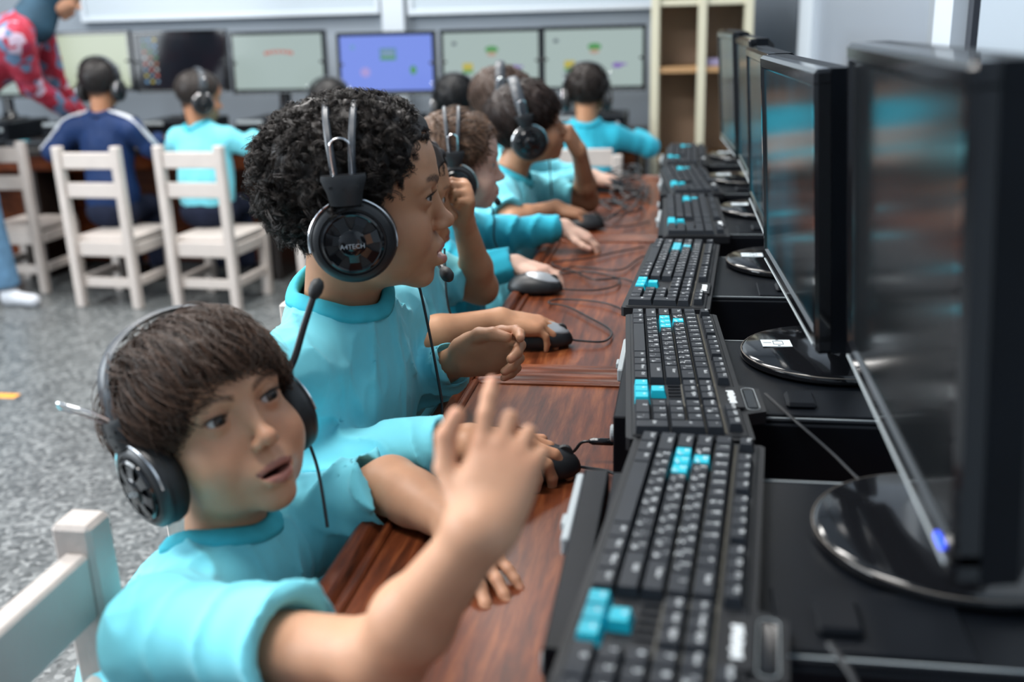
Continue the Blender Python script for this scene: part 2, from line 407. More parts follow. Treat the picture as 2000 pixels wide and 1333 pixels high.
def make_hand(side, curl, thumb=None, spread=1.0, scale=1.0, tilt=None):
    """hand field items. hand space: x to fingers, y to thumb side (mirrored by side), z back of hand.
    curl: four (a1,a2,a3) in degrees, index..little, + bends to the palm"""
    y0 = [.0205, .0070, -.0070, -.0195]; xb = [.0605, .0640, .0610, .0550]; L = [(.0235, .0150, .0120), (.0255, .0170, .0125), (.0235, .0160, .0120), (.0185, .0120, .0110)]
    fan = [7, 1, -5, -12]; rad = [.0068, .0070, .0066, .0058]; I = []
    m = lambda p: np.array([p[0], p[1] * side, p[2]]) * scale
    first = True; tips = []
    for i in range(4):
        base = np.array([xb[i], y0[i], 0.0])
        I.append(('u', .010 * scale, cap(m((.004, y0[i] * .62, -.002)), m(base + (0, 0, -.002)), .0115 * scale, .0088 * scale)))
    I.append(('u', .012 * scale, ell(m((.030, 0, -.004)), np.array((.034, .026, .0115)) * scale)))
    I.append(('u', .010 * scale, ell(m((.022, .017, -.007)), np.array((.022, .012, .011)) * scale)))
    fingers = []
    for i in range(4):
        p = np.array([xb[i], y0[i], 0.0]); a = 0.0; fa = math.radians(fan[i] * spread + (0 if tilt is None else tilt[i])); seg = []
        for j in range(3):
            a += math.radians(curl[i][j]); d = np.array([math.cos(a) * math.cos(fa), math.cos(a) * math.sin(fa), -math.sin(a)])
            q = p + d * L[i][j]; r0 = rad[i] * (1.0, .93, .86)[j]; r1 = rad[i] * (.95, .87, .74)[j]
            seg.append((p.copy(), q.copy(), r0, r1)); p = q
        tips.append((m(p), m(d) - 0 * p, m((math.sin(a) * math.cos(fa), math.sin(a) * math.sin(fa), math.cos(a)))))
        fingers.append([('u', .0022 * scale, cap(m(s0), m(s1), r0 * scale, r1 * scale)) for s0, s1, r0, r1 in seg])
    th = thumb or ((.018, .020, -.006), (.040, .036, -.012), (.060, .044, -.014), (.076, .047, -.013))
    tr = (.0105, .0085, .0078, .0062)
    t = [('u', .003 * scale, cap(m(th[j]), m(th[j + 1]), tr[j] * scale, tr[j + 1] * scale)) for j in range(3)]
    fingers.append(t); d = nrm(m(th[3]) - m(th[2])); tips.append((m(th[3]), d, nrm(m((0, .55, .85)))))
    return I, fingers, tips
def hand_group(F, M, side, curl, thumb=None, spread=1.0, scale=1.0, tilt=None):
    I, fingers, tips = make_hand(side, curl, thumb, spread, scale, tilt); c = to_w(M, (.06 * scale, 0, 0))
    F.group(I, c, .13 * scale, M, k=.014)
    for fg in fingers: F.group(fg, c, .13 * scale, M, k=.0035)
    return [(to_w(M, t[0]), M[:3, :3] @ nrm(t[1]), M[:3, :3] @ nrm(t[2])) for t in tips]
def nail_color(v, c, tips, tone, scale=1.0):
    for p, d, up in tips:
        q = v - p; a = q @ d; b = q @ nrm(up - d * (up @ d)); s = np.sqrt(np.maximum((q ** 2).sum(1) - a * a - b * b, 0))
        w = np.clip(1 - ((a - .000) / (.0055 * scale)) ** 2 - (s / (.0044 * scale)) ** 2, 0, 1) * (b > .0010 * scale) * (b < .0085 * scale)
        w = np.clip(w * 3, 0, 1)[:, None]; c[:] = c * (1 - w) + np.array(tone) * (1.12, 1.0, 1.02) * w + .015 * w
    return c
def bounds(F):
    pass
def island(F, lo, hi, h, colf):
    v, f = surface(F, lo, hi, h); return v, f, colf(v)
def join_islands(name, isl, mat_, parent):
    off = 0; V = []; Fc = []; C = []
    for v, f, c in isl: V.append(v); Fc.append(f + off); C.append(c); off += len(v)
    return np_mesh(name, np.vstack(V), np.vstack(Fc), mat_, parent, np.vstack(C))
def eyes(M, sc, parent, look=(1, 0, 0), iris=(.035, .018, .010)):
    """two eyeballs, iris turned to `look` (head space)"""
    lk = nrm(look)
    for s in (-1, 1):
        c = np.array((EYE_C[0], s * EYE_C[1], EYE_C[2])); n1, n2 = 28, 20
        ax = frame((0, 0, 0), lk)[:3, :3]; v = []; f = []
        for i in range(n2 + 1):
            t = math.pi * (i / n2) ** 1.25
            for k in range(n1):
                a = 2 * math.pi * k / n1; bulge = 1 + .05 * max(0, 1 - (t / .5) ** 2)
                v.append(ax @ np.array((math.cos(t) * bulge, math.sin(t) * math.cos(a), math.sin(t) * math.sin(a))))
        for i in range(n2):
            for k in range(n1): f.append((i * n1 + k, (i + 1) * n1 + k, (i + 1) * n1 + (k + 1) % n1, i * n1 + (k + 1) % n1))
        v = np.array(v); t = np.degrees(np.arccos(np.clip((v @ lk) / np.linalg.norm(v, axis=1), -1, 1)))
        col = np.where((t < 13)[:, None], np.array((.004, .004, .004)), np.where((t < 33)[:, None], np.array(iris), np.array((.46, .43, .41))))
        np_mesh('eye', to_w(M, c + v * EYE_R, sc), np.array(f), M_EYE, parent, col)

def lash_lines(M, sc, parent, o):
    """upper lash line on each eye"""
    e = o.get('eye', 1.0)
    for s in (-1, 1):
        pts = []; R = rotm((1, 0, 0), s * 5)
        for a in np.linspace(.12, math.pi - .05, 14):
            d = R @ np.array((0, .0130 * math.cos(a), .0048 * e * math.sin(a))); y, z = d[1], d[2]
            x = math.sqrt(max((EYE_R + .0022) ** 2 - y * y - z * z, 1e-8)); pts.append((EYE_C[0] + x, s * (EYE_C[1] + .0006) + y, EYE_C[2] - .0003 + z))
        pts = np.array(pts); n = len(pts); r = .00085 * np.sin(np.linspace(.25, math.pi - .15, n)) + .0002
        mb = MB().tube(pts, r, 5)
        for k in range(1, n - 1):
            q = pts[k]; d = nrm((q[0] - EYE_C[0], q[1] - s * EYE_C[1], .006)); mb.tube([q, q + d * .0030 + (0, 0, .0008), q + d * .0052 + (0, 0, .0024)], [.00035, .00025, .0001], 3)
        mb.v = [tuple(p) for p in to_w(M, np.array(mb.v), sc)]; mb.build('eyelashes', mat('lash', (.008, .006, .005), .6), parent)
def shirt_fold(amp, fr=34, seed=0):
    def post(P, d):
        w = wob(P, fr, seed); r = 1 - np.abs(wob(P * np.array([1.0, 1.0, .40], np.float32), fr * 1.35, seed + 5)); r2 = 1 - np.abs(wob(P * np.array([.5, 1.0, 1.0], np.float32), fr * 1.8, seed + 9))
        return d - amp * (.5 * w + 1.0 * np.clip(r, -1, 1) ** 3 + .45 * np.clip(r2, -1, 1) ** 4)
    return post
def sleeve_fold(a, b, amp, fr=150, seed=0, base=None):
    a = np.array(a, float); d = nrm(np.array(b, float) - a); L = np.linalg.norm(np.array(b, float) - a)
    u = nrm(np.cross(d, (.3, .2, 1))); w = np.cross(d, u)
    def post(P, e):
        q = P - a; t = q @ d; s = q @ u; v = q @ w
        ph = fr * t + 40 * s * np.sin(25 * v + seed) + 2 * np.sin(60 * s + seed) + 1.5 * np.sin(45 * v + 2 * seed)
        near = np.exp(-((t - L) / .06) ** 2) * .7 + .5
        e = e - amp * near * (1.25 * (1 - np.abs(np.sin(ph * .5))) ** 2 - .3) - amp * .5 * wob(P, 45, seed)
        return e if base is None else base(P, e)
    return post
def bbox(pts, m): p = np.array(pts); return p.min(0) - m, p.max(0) + m

def person(label, hd, J, hands, tone, shirt=None, rib=None, sleeve=.6, cuff=None, hair=None, hairc=(.018, .012, .010), res=(.0019, .0021, .0034), fold=.0030, pants=None,
           group=None, look=(1, 0, 0), bulk=1.0, legs=True, hide_arm=(), neck_r=.037, collar=True, iris=(.035, .018, .010), arm=1.0, collar_dark=False, nails=True, sleeveL=None, lashes=False):
    root = empty('person', (J['pelvis'][0], J['pelvis'][1], 0)); tag(root, label, 'person', group)
    off = -np.array([J['pelvis'][0], J['pelvis'][1], 0.])
    P = {k: np.array(v, float) for k, v in J.items()}; sc = hd['sc']; M = frame(hd['pos'], hd['fwd'], hd.get('up', (0, 0, 1))); o = hd.get('o', {})
    shirt = shirt or M_SHIRT; rib = rib or M_RIB; tone = np.array(tone)
    up = nrm(P['neck'] - P['pelvis']); left = nrm(P['shL'] - P['shR']); left = nrm(left - up * (left @ up)); fw = np.cross(left, up); RT = np.stack([fw, left, up], 1)
    isl = []
    nb = to_w(M, (-.026, 0, -.045), sc); nb2 = P['neck'] - up * .03
    # head and neck
    F = Field(); F.group(head_items(o), M[:3, 3], .17 * sc, M, sc=sc)
    F.group([('u', 0, cap(nb, nb2, neck_r * sc, (neck_r + .006) * sc))], k=.024)
    lo, hi = bbox([M[:3, 3] - .135 * sc, M[:3, 3] + .135 * sc, nb2 - up * .04], .03)
    def hcol(v):
        q = ((v - M[:3, 3]) @ M[:3, :3]) / sc; c = head_color(q, tone, o, hairc); w = np.clip(hair_region(q, o) / .010, 0, 1)[:, None] * (.8 if hair else .0); return c * (1 - w) + np.array(hairc) * 1.3 * w
    hv, hf, hc = island(F, lo, hi, res[0], hcol); isl.append((hv, hf, hc))
    # torso and legs under the clothes
    F = Field(); F.group([('u', 0, ell(P['chest'], np.array((.062, .085, .12)) * bulk, RT)), ('u', .04, ell(P['pelvis'] + up * .06, np.array((.065, .085, .11)) * bulk, RT)),
                          ('u', .04, cap(P['chest'] + up * .03, P['neck'] - up * .05, .045 * bulk, .030)),
                          ('u', .03, cap(P['shR'] - up * .01, P['shL'] - up * .01, .022 * bulk))], k=0)
    for s in 'RL': F.group([('u', 0, cap(P['sh' + s], P['el' + s], (.024 * bulk * arm), .021 * bulk * arm))], k=.02)
    lo, hi = bbox([P[k] for k in ('chest', 'pelvis', 'neck', 'shR', 'shL', 'elR', 'elL')], .13)
    isl.append(island(F, lo, hi, .007, lambda v: np.tile(tone, (len(v), 1))))
    # arms with hands
    for s in 'RL':
        if s in hide_arm: continue
        a, e, w = P['sh' + s], P['el' + s], P['wr' + s]; mid = e + (w - e) * .32; F = Field(); H = hands[s]; hs = H.get('scale', 1.0) * sc
        st = a + (e - a) * (.25 if sleeve < 1 else .8)
        F.group([('u', 0, cap(st, e, .031 * arm, .0255 * arm)), ('u', .02, cap(e, mid, .0255 * arm, .0265 * arm)), ('u', .015, cap(mid, w, .0265 * arm, .0182 * arm))], k=0)
        HM = frame(w, H['dir'], H['back']); tips = hand_group(F, HM, {'R': 1, 'L': -1}[s], H['curl'], H.get('thumb'), H.get('spread', 1.0), hs, H.get('tilt'))
        lo, hi = bbox([st, e, w] + [to_w(HM, (.03 * hs, 0, 0))] + [t[0] for t in tips], .045)
        def acol(v, tips=tips, HM=HM):
            c = np.tile(tone, (len(v), 1)); q = (v - HM[:3, 3]) @ HM[:3, :3]
            kn = np.exp(-((q[:, 0] - .06 * hs) / .012) ** 2) * (q[:, 2] > .002); c *= 1 - .10 * kn[:, None] * np.array((.5, 1, 1.1))
            tp = np.clip((q[:, 0] - .02) / .09, 0, 1)[:, None] * .35; c = c * (1 - tp) + tone * np.array((1.08, .95, .92)) * tp
            return nail_color(v, c, tips, tone, hs) if nails else c
        isl.append(island(F, lo, hi, H.get('res', res[1]), acol))
    isl = [(v + off, f, c) for v, f, c in isl]
    body = join_islands('body', isl, M_SKIN, root)
    # shirt
    F = Field(); b = bulk
    neckcut = ('s', .006, cap(nb + (nb - nb2) * 1.0, nb2 - up * .018, .047 * sc, .050 * sc))
    tor = [('u', 0, ell(P['chest'], np.array((.082, .112, .135)) * b, RT)), ('u', .05, ell(P['pelvis'] + up * .07, np.array((.092, .112, .13)) * b, RT)),
           ('u', .045, cap(P['chest'] + up * .06, P['neck'] - up * .02, .060 * b, .046)), ('u', .04, cap(P['shR'], P['neck'] - up * .028, .042 * b, .036)), ('u', .04, cap(P['shL'], P['neck'] - up * .028, .042 * b, .036)),
           ('i', .004, plane(P['pelvis'] - up * .045, -up))]
    F.group(tor, post=shirt_fold(fold, 42))
    for i, s in enumerate('RL'):
        a, e, w = P['sh' + s], P['el' + s], P['wr' + s]
        if sleeve < 1:
            d = nrm(e - a); end = a + (e - a) * (sleeveL if (s == 'L' and sleeveL) else sleeve)
            it = [('u', 0, cap(a, end + d * .05, .044 * arm * b, .0455 * arm)), ('i', .003, plane(end, d)), ('s', .002, cap(end - d * .022, end + d * .1, .0345 * arm, .0375 * arm))]
            post = sleeve_fold(a, end, fold * .9, 110, i * 3 + 1)
        else:
            d = nrm(w - e); end = e + (w - e) * (sleeve - 1)
            it = [('u', 0, cap(a, e, .043 * arm * b, .0375 * arm)), ('u', .02, cap(e, end + d * .03, .0375 * arm, .0300 * arm)), ('i', .003, plane(end, d)), ('s', .002, cap(end - d * .008, end + d * .1, .0235 * arm, .0235 * arm))]
            post = sleeve_fold(a, e, fold * 1.0, 120, i * 3 + 1)
        F.group(it, k=.022, post=post)
    base_f = F
    def with_neck(p): return smax(base_f(p), -neckcut[2](p.astype(np.float32)), .005)
    pts = [P[k] for k in ('chest', 'pelvis', 'neck', 'shR', 'shL', 'elR', 'elL')] + ([P['wrR'], P['wrL']] if sleeve >= 1 else []); lo, hi = bbox(pts, .15 * b)
    v, f = surface(with_neck, lo, hi, res[2]); np_mesh('shirt', v + off, f, shirt, root)
    # collar band: follows the neck opening
    if collar:
        ax = nrm(nb - nb2); u = nrm(fw - ax * (fw @ ax)); w2 = np.cross(ax, u); n = 44; hs_ = np.linspace(-.05, .10, 120); V = []; FC = []; ring = []
        for k in range(n):
            an = 2 * math.pi * k / n; dr = math.cos(an) * u + math.sin(an) * w2
            q = nb2 - up * .018 + ax * hs_[:, None] + dr * (.0515 * sc); dd = base_f(q); ii = np.nonzero(dd < 0)[0]; ring.append(hs_[ii[-1]] if len(ii) else 0.0)
        ring = np.array(ring); ring = (ring + np.roll(ring, 1) + np.roll(ring, -1) + np.roll(ring, 2) + np.roll(ring, -2)) / 5
        prof = [(-.0052, -.012), (.0105, -.008), (.0100, -.0015), (.0030, .0060), (-.0020, .0075), (-.0050, .0050)]
        for k in range(n):
            an = 2 * math.pi * k / n; dr = math.cos(an) * u + math.sin(an) * w2
            for r_, z_ in prof: V.append(nb2 - up * .018 + ax * (ring[k] + z_) + dr * (.0500 * sc + r_))
        m = len(prof)
        for k in range(n):
            for j in range(m): FC.append((k * m + j, ((k + 1) % n) * m + j, ((k + 1) % n) * m + (j + 1) % m, k * m + (j + 1) % m))
        np_mesh('collar', np.array(V) + off, np.array(FC), rib, root)
    # trousers and shoes
    if legs:
        hf_ = nrm((fw[0], fw[1], 0)); hl = nrm((left[0], left[1], 0)); F = Field(); F.group([('u', 0, ell(P['pelvis'], np.array((.095, .108, .085)) * b, RT))])
        for i, s in enumerate('RL'):
            hip = P['pelvis'] + hl * (-.055, .055)[i]; kn = P.get('kn' + s, hip + hf_ * .25 + np.array((0, 0, .0))); an = P.get('an' + s, np.array((kn[0] + hf_[0] * .03, kn[1] + hf_[1] * .03, .07)))
            F.group([('u', 0, cap(hip, kn, .062 * b, .048 * b)), ('u', .02, cap(kn, an, .048 * b, .037 * b)), ('i', .003, plane(an, an - kn))], k=.02)
            P['kn' + s] = kn; P['an' + s] = an
            S = Field(); sd = J.get('foot', hf_); S.group([('u', 0, ell(an + np.array((0, 0, -.030)), (.033, .031, .040))), ('u', .03, cap(np.array((an[0], an[1], .030)), np.array((an[0], an[1], .028)) + sd * .10 * b, .030, .026)), ('i', .003, plane((0, 0, .0), (0, 0, -1)))])
            lo, hi = bbox([an, (an[0], an[1], 0), np.array((an[0], an[1], 0)) + sd * .12 * b], .05); v, f = surface(S, lo, hi, .006); np_mesh('shoe', v + off, f, hd.get('shoe', M_BLACK), root)
        lo, hi = bbox([P[k] for k in ('pelvis', 'knR', 'knL', 'anR', 'anL')], .13 * b); v, f = surface(F, lo, hi, .0075); np_mesh('trousers', v + off, f, pants or M_PANTS, root)
    # eyes, hair (built in world space, shifted under the root)
    Mo = M.copy(); Mo[:3, 3] += off; eyes(Mo, sc, root, look, iris)
    if lashes: lash_lines(Mo, sc, root, o)
    if hair:
        q = ((hv - M[:3, 3]) @ M[:3, :3]) / sc; hair(root, Mo, sc, q, o, np.array(hairc))
    root['_m'] = 0; del root['_m']
    return root, M, sc

SK_C, SK_R = np.array((-.010, 0, .030)), np.array((.087, .0705, .073)); FH_C, FH_R = np.array((.026, 0, .030)), np.array((.050, .057, .052))
def skull_d(p):
    sh = p.shape; q = p.reshape(-1, 3).astype(np.float32); return np.minimum(ell(SK_C, SK_R)(q), ell(FH_C, FH_R)(q)).reshape(sh[:-1])
def skull_n(p):
    n = (p - SK_C) / SK_R ** 2; return n / (np.linalg.norm(n, axis=-1, keepdims=True) + 1e-9)
def hair_cap(root, M, sc, o, hairc, t=.006, noise=.0025, fr=120, h=.003, name='hair', extra=0.0):
    def f(P):
        d = smin(ell(SK_C, SK_R + t)(P), ell(FH_C, FH_R + t * .8)(P), .02) - noise * wob(P, fr, 3)
        return smax(d, (-(hair_region(P, o)) + extra) * .7, .006)
    F = Field(); F.group([('u', 0, f)], M=M, sc=sc)
    v, fc = surface(F, M[:3, 3] - .15 * sc, M[:3, 3] + .15 * sc, h); c = np.tile(hairc, (len(v), 1)) * (1 + .25 * wob(v, 300, 2))[:, None]
    return v, fc, np.clip(c, .003, 1)
def roots(q, o, n, r, lim=.0):
    m = hair_region(q, o) > lim; m &= skull_d(q) > -.004; idx = np.nonzero(m)[0]; return q[r.choice(idx, n, replace=len(idx) < n)]
def finish_hair(root, M, sc, o, hairc, P, rad, capv, var=.35, r=None, tipc=1.5):
    v, f = strands(P, rad); S, K, _ = P.shape; r = r or rng
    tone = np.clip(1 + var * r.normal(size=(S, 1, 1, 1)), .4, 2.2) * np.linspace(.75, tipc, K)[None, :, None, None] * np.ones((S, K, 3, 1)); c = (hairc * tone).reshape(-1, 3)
    v = to_w(M, v, sc); cv, cf, cc = capv
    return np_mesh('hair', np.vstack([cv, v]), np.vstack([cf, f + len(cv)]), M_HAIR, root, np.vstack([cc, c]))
def hair_straight(n=4500, L=.085, K=10, rad=.00055, crown=(-.050, -.01, .085), stop=.026, lift=.010, grav=.35, clump=160, seed=1, messy=.25, captt=.006, comb=(0, 0, 0), backstop=-.055, flick=0.0):
    def fn(root, M, sc, q, o, hairc):
        r = np.random.default_rng(seed); p = roots(q, o, n, r); S = len(p); c0 = np.array(crown); P = np.zeros((S, K, 3)); ln = L * r.uniform(.65, 1.15, S); off = .003 + lift * r.uniform(.15, 1, S)
        jit = r.normal(size=(S, 3)) * messy; cur = p.copy(); alive = np.ones(S, bool); st = stop + r.normal(size=S) * .005 + .008 * np.sin(p[:, 1] * 120); bs = backstop + r.normal(size=S) * .006
        for k in range(K):
            P[:, k] = cur
            d = cur - c0; nn = skull_n(cur); d = d / (np.linalg.norm(d, axis=1, keepdims=True) + .02) + np.array((0, 0, -grav)) + np.array(comb) + jit
            d -= nn * (d * nn).sum(1, keepdims=True); d /= np.linalg.norm(d, axis=1, keepdims=True) + 1e-9
            nx = cur + d * (ln / (K - 1))[:, None]; t = (k + 1) / K; want = off * min(1, 1.6 * t) * (1 - .25 * t) + flick * t * t; dd = skull_d(nx); nx = nx + nn * np.clip(want - dd, -.004, .03)[:, None]
            lim = np.where(nx[:, 0] > .015, st - np.clip(np.abs(nx[:, 1]) - .035, 0, 1) * 1.2, bs + np.clip(nx[:, 0] + .06, 0, .075) * .55); alive &= (nx[:, 2] > lim)
            cur = np.where(alive[:, None], nx, cur + (nx - cur) * .04)
        g = r.choice(S, clump, replace=False); near = np.argmin(((p[:, None] - p[g][None]) ** 2).sum(2), 1); t = np.linspace(0, 1, K)[None, :, None] ** 1.5 * .55
        P = P * (1 - t) + P[g][near] * t + (r.normal(size=(S, 1, 3)) * .0012) * t
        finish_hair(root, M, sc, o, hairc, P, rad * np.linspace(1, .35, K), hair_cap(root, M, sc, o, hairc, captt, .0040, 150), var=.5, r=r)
    return fn
def hair_curly(locks=700, per=7, K=18, rad=.00042, L=.036, cr=.0052, turns=1.9, seed=2, captt=.012, topcut=.45):
    def fn(root, M, sc, q, o, hairc):
        r = np.random.default_rng(seed); p = roots(q, o, locks, r, .001); reg = np.clip(hair_region(p, o) / .035, .22, 1); n = skull_n(p); reg = reg * (1 - topcut * np.clip(n[:, 2], 0, 1) ** 1.5)
        ln = L * reg * r.uniform(.75, 1.15, locks); t = np.linspace(0, 1, K)
        tg = r.normal(size=(locks, 3)); tg -= n * (tg * n).sum(1, keepdims=True); tg /= np.linalg.norm(tg, axis=1, keepdims=True); bt = np.cross(n, tg)
        bend = tg * (ln * r.uniform(.2, .9, locks))[:, None] + np.array((0, 0, -.004))
        ph = r.uniform(0, 6.28, locks); tr = turns * r.uniform(.7, 1.3, locks) * np.where(r.random(locks) < .5, 1, -1); R = cr * (.45 + .55 * reg) * r.uniform(.7, 1.25, locks); out = []
        for j in range(per):
            f1 = 1 + r.normal(size=locks) * .12; d = r.normal(size=(locks, 3)) * .0011; a = ph[:, None] + r.normal(size=(locks, 1)) * .22 + 6.283 * tr[:, None] * t[None]
            rr = (R * f1)[:, None] * np.minimum(1, .25 + 2.2 * t)[None]
            x = p[:, None] + n[:, None] * (ln[:, None] * (.25 + .85 * t - .35 * t * t))[..., None] + bend[:, None] * (t ** 2)[None, :, None] + rr[..., None] * (np.cos(a)[..., None] * tg[:, None] + np.sin(a)[..., None] * (bt * .75 + n * .65)[:, None]) + d[:, None]
            out.append(x)
        P = np.concatenate(out, 0)
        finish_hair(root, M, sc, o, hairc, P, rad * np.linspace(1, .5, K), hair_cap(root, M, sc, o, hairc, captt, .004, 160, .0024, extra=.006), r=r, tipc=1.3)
    return fn
def hair_buzz(n=1500, seed=3, t=.004, L=.008):
    def fn(root, M, sc, q, o, hairc):
        r = np.random.default_rng(seed); p = roots(q, o, n, r); nn = skull_n(p); P = p[:, None] + (nn + r.normal(size=nn.shape) * .35)[:, None] * np.linspace(0, L, 3)[None, :, None]
        finish_hair(root, M, sc, o, hairc, P, .0009 * np.array((1, .8, .3)), hair_cap(root, M, sc, o, hairc, t, .0012, 200, .004), r=r)
    return fn
# ------------------------------------------------------------------ headsets
def headset(label, M, sc, hr=.020, band='twin', mic=None, cable=None, micside=1, loop=True, group=None, detail=True, cupz=-.026, logo=True, oneloop=False, bw=None):
    """M head frame in the world; hr: hair thickness under the band; sides s=-1 right, +1 left"""
    o3 = M[:3, 3]; root = empty('headset', tuple(map(float, o3))); tag(root, label, 'headset', group); A = M[:3, :3]
    W = lambda p: np.asarray(p, float) * sc @ A.T        # head space to root space
    def part(name, mb, m, parent=None, smooth=True): mb.v = [tuple(W(p)) for p in mb.v]; return mb.build(name, m, parent or root, smooth)
    n = 28; xb = -.010; top = .104 + hr; wid = bw or .0765 + max(hr, .008) * .40
    def arc(x0, bow, w0, z0=.035):
        out = []
        for a in np.linspace(-1, 1, n):
            th = a * math.pi * .5; y = math.sin(th) * wid; z = z0 + (top - z0) * max(0, math.cos(th)) ** .75
            out.append((x0 + bow * math.cos(th), y, z))
        return np.array(out)
    def strap(x0, bow, w, th):
        c = arc(x0, bow, w); mb = MB(); v = []; f = []
        for p in c:
            nn = nrm((0, p[1] / wid ** 2, (p[2] - .03) / (top - .03) ** 2))
            for dx, dn in ((-w, -th * .2), (-w * .55, th), (w * .55, th), (w, -th * .2), (0, -th)): v.append(p + np.array((dx, 0, 0)) + nn * dn)
        for i in range(n - 1):
            for k in range(5): f.append((i * 5 + k, i * 5 + (k + 1) % 5, (i + 1) * 5 + (k + 1) % 5, (i + 1) * 5 + k))
        f += [tuple(range(5))[::-1], tuple(range(5 * n - 5, 5 * n))]; mb.add(v, f); part('headband_strap', mb, M_BAND)
    if band == 'twin': strap(xb - .0085, -.006, .0036, .0016); strap(xb + .0085, .006, .0036, .0016)
    else: strap(xb - .002, -.004, .0130, .0030)
    for s in (-1, 1):
        cy = s * .0745; ax = (0, s, 0); c = (-.008, cy, cupz)
        yw = s * wid
        # yoke block
        mb = MB(); v = []; f = []
        for (z, hw, y0, y1) in ((.0415, .0215, -.004, .009), (.0375, .0220, -.0055, .0105), (.025, .0175, -.006, .011), (.0125, .0150, -.004, .010)):
            for dx in (-hw, -hw * .6, hw * .6, hw):
                v.append((xb + dx, yw + s * (y1 if abs(dx) < hw * .9 else y1 * .5), z))
            for dx in (hw, -hw): v.append((xb + dx, yw + s * y0, z))
        for i in range(3):
            for k in range(6): f.append((i * 6 + k, i * 6 + (k + 1) % 6, (i + 1) * 6 + (k + 1) % 6, (i + 1) * 6 + k))
        f += [tuple(range(6))[::-1], tuple(range(18, 24))]; mb.add(v, f); blk = part('yoke_block', mb, M_BLACK)
        if detail:
            for (dx, z) in ((-.013, .031), (0, .029), (.013, .031), (0, .018)): part('screw', MB().lathe([(.0016, 0), (.0016, .0008), (.0008, .0008), (.0007, .0002)], (xb + dx, yw + s * .0108, z), ax, 10), M_BLACK, blk)
        # cushion, cup and spoked outer shell
        cush = MB(); cush.lathe([(.024, -.012), (.037, -.013), (.0425, -.008), (.0440, -.001), (.0425, .006), (.036, .009)], c, ax, 40); part('ear_cushion', cush, M_RUBBER)
        cup = MB(); cup.lathe([(.0425, .004), (.0430, .008), (.0415, .013), (.037, .0165), (.0335, .0175), (.0325, .0155), (.031, .0155), (.0305, .0180)], c, ax, 48); cup.lathe([(.0305, .0165), (.0001, .0165)], c, ax, 48); ec = part('ear_cup', cup, M_BLACK)
        hub = MB(); hub.lathe([(.0140, .016), (.0140, .0215), (.0120, .0235), (.006, .0243), (.0001, .0245)], c, ax, 32); part('hub', hub, M_GLOSS, ec)
        rim = MB(); rim.lathe([(.0265, .0160), (.0268, .0195), (.0285, .0205), (.0305, .0190), (.0310, .0160)], c, ax, 48); part('rim_ring', rim, M_GLOSS, ec)
        for k in range(7):
            a0 = 2 * math.pi * (k + .5) / 7; mbs = MB(); hw0, hw1 = .30, .20; v = []
            for (r_, hw, h_) in ((.012, .42, .0222), (.020, .25, .0215), (.0275, .24, .0202)):
                for sg in (-1, 1): v.append((c[0] + r_ * math.sin(a0 + sg * hw), cy + s * h_, c[2] + r_ * math.cos(a0 + sg * hw)))
            v += [(p[0], cy + s * .016, p[2]) for p in v[:6]]
            mbs.add(v, [(0, 1, 3, 2), (2, 3, 5, 4), (0, 2, 8, 6), (2, 4, 10, 8), (1, 7, 9, 3), (3, 9, 11, 5), (4, 5, 11, 10), (0, 6, 7, 1)]); part('spoke', mbs, M_GLOSS, ec, False)
        # chrome yoke wire, from the block round both flanks of the cup
        for sg in (-1, 1):
            pts = [(xb + sg * .007, yw + s * .006, .016), (xb + sg * .0075, cy + s * .013, .0125)] + [(c[0] + sg * .0432 * math.sin(a), cy + s * .0135, c[2] + .0432 * math.cos(a)) for a in np.linspace(.32, 1.75, 9)]
            part('yoke_wire', MB().tube(catmull(pts, 4), .0011, 6), M_CHROME)
        if loop and not (oneloop and s == 1):
            zt = .041 + .027; yo = wid + .0035; tilt = loop if isinstance(loop, float) else .004
            pts = [(xb - .0085, s * (wid + .004), .039), (xb - .0095, s * (yo + tilt * .5), zt - .012)] + [(xb - .0095 * math.cos(a), s * (yo + tilt * (1 + .2 * math.sin(a))), zt + .009 * math.sin(a)) for a in np.linspace(.3, 2.84, 7)] + [(xb + .0095, s * (yo + tilt * .5), zt - .012), (xb + .0085, s * (wid + .004), .039)]
            part('adjuster_wire', MB().tube(catmull(pts, 3), .0011, 6), M_CHROME)
        if logo and detail:
            v, f = text_geo('A4TECH', .0066); v = v - v.mean(0); mb = MB(); mb.add([(c[0] - p[0] * s, cy + s * .02465, c[2] - .002 + p[1]) for p in v], f); part('logo_print', mb, M_LOGO, ec, False)
        if mic is not None and s == micside:
            pts = catmull([(c[0] + .018, cy + s * .004, c[2] + .030)] + [tuple(p) for p in mic], 8); m = len(pts)
            part('microphone_boom', MB().tube(pts, np.interp(np.linspace(0, 1, m), [0, .06, .12, 1], [.0060, .0052, .0038, .0034]), 8), M_BLACK)
            d = nrm(pts[-1] - pts[-4]); part('microphone_tip', MB().lathe([(.0015, -.006), (.0055, -.002), (.0074, .004), (.0074, .011), (.0050, .0160), (.0001, .0185)], pts[-1], d, 16), M_RUBBER)
    if cable is not None:
        mb = MB().tube(catmull([np.array(p) - o3 for p in cable], 8), .0017, 6); mb.build('cable', M_BLACK, root, True)
    return root
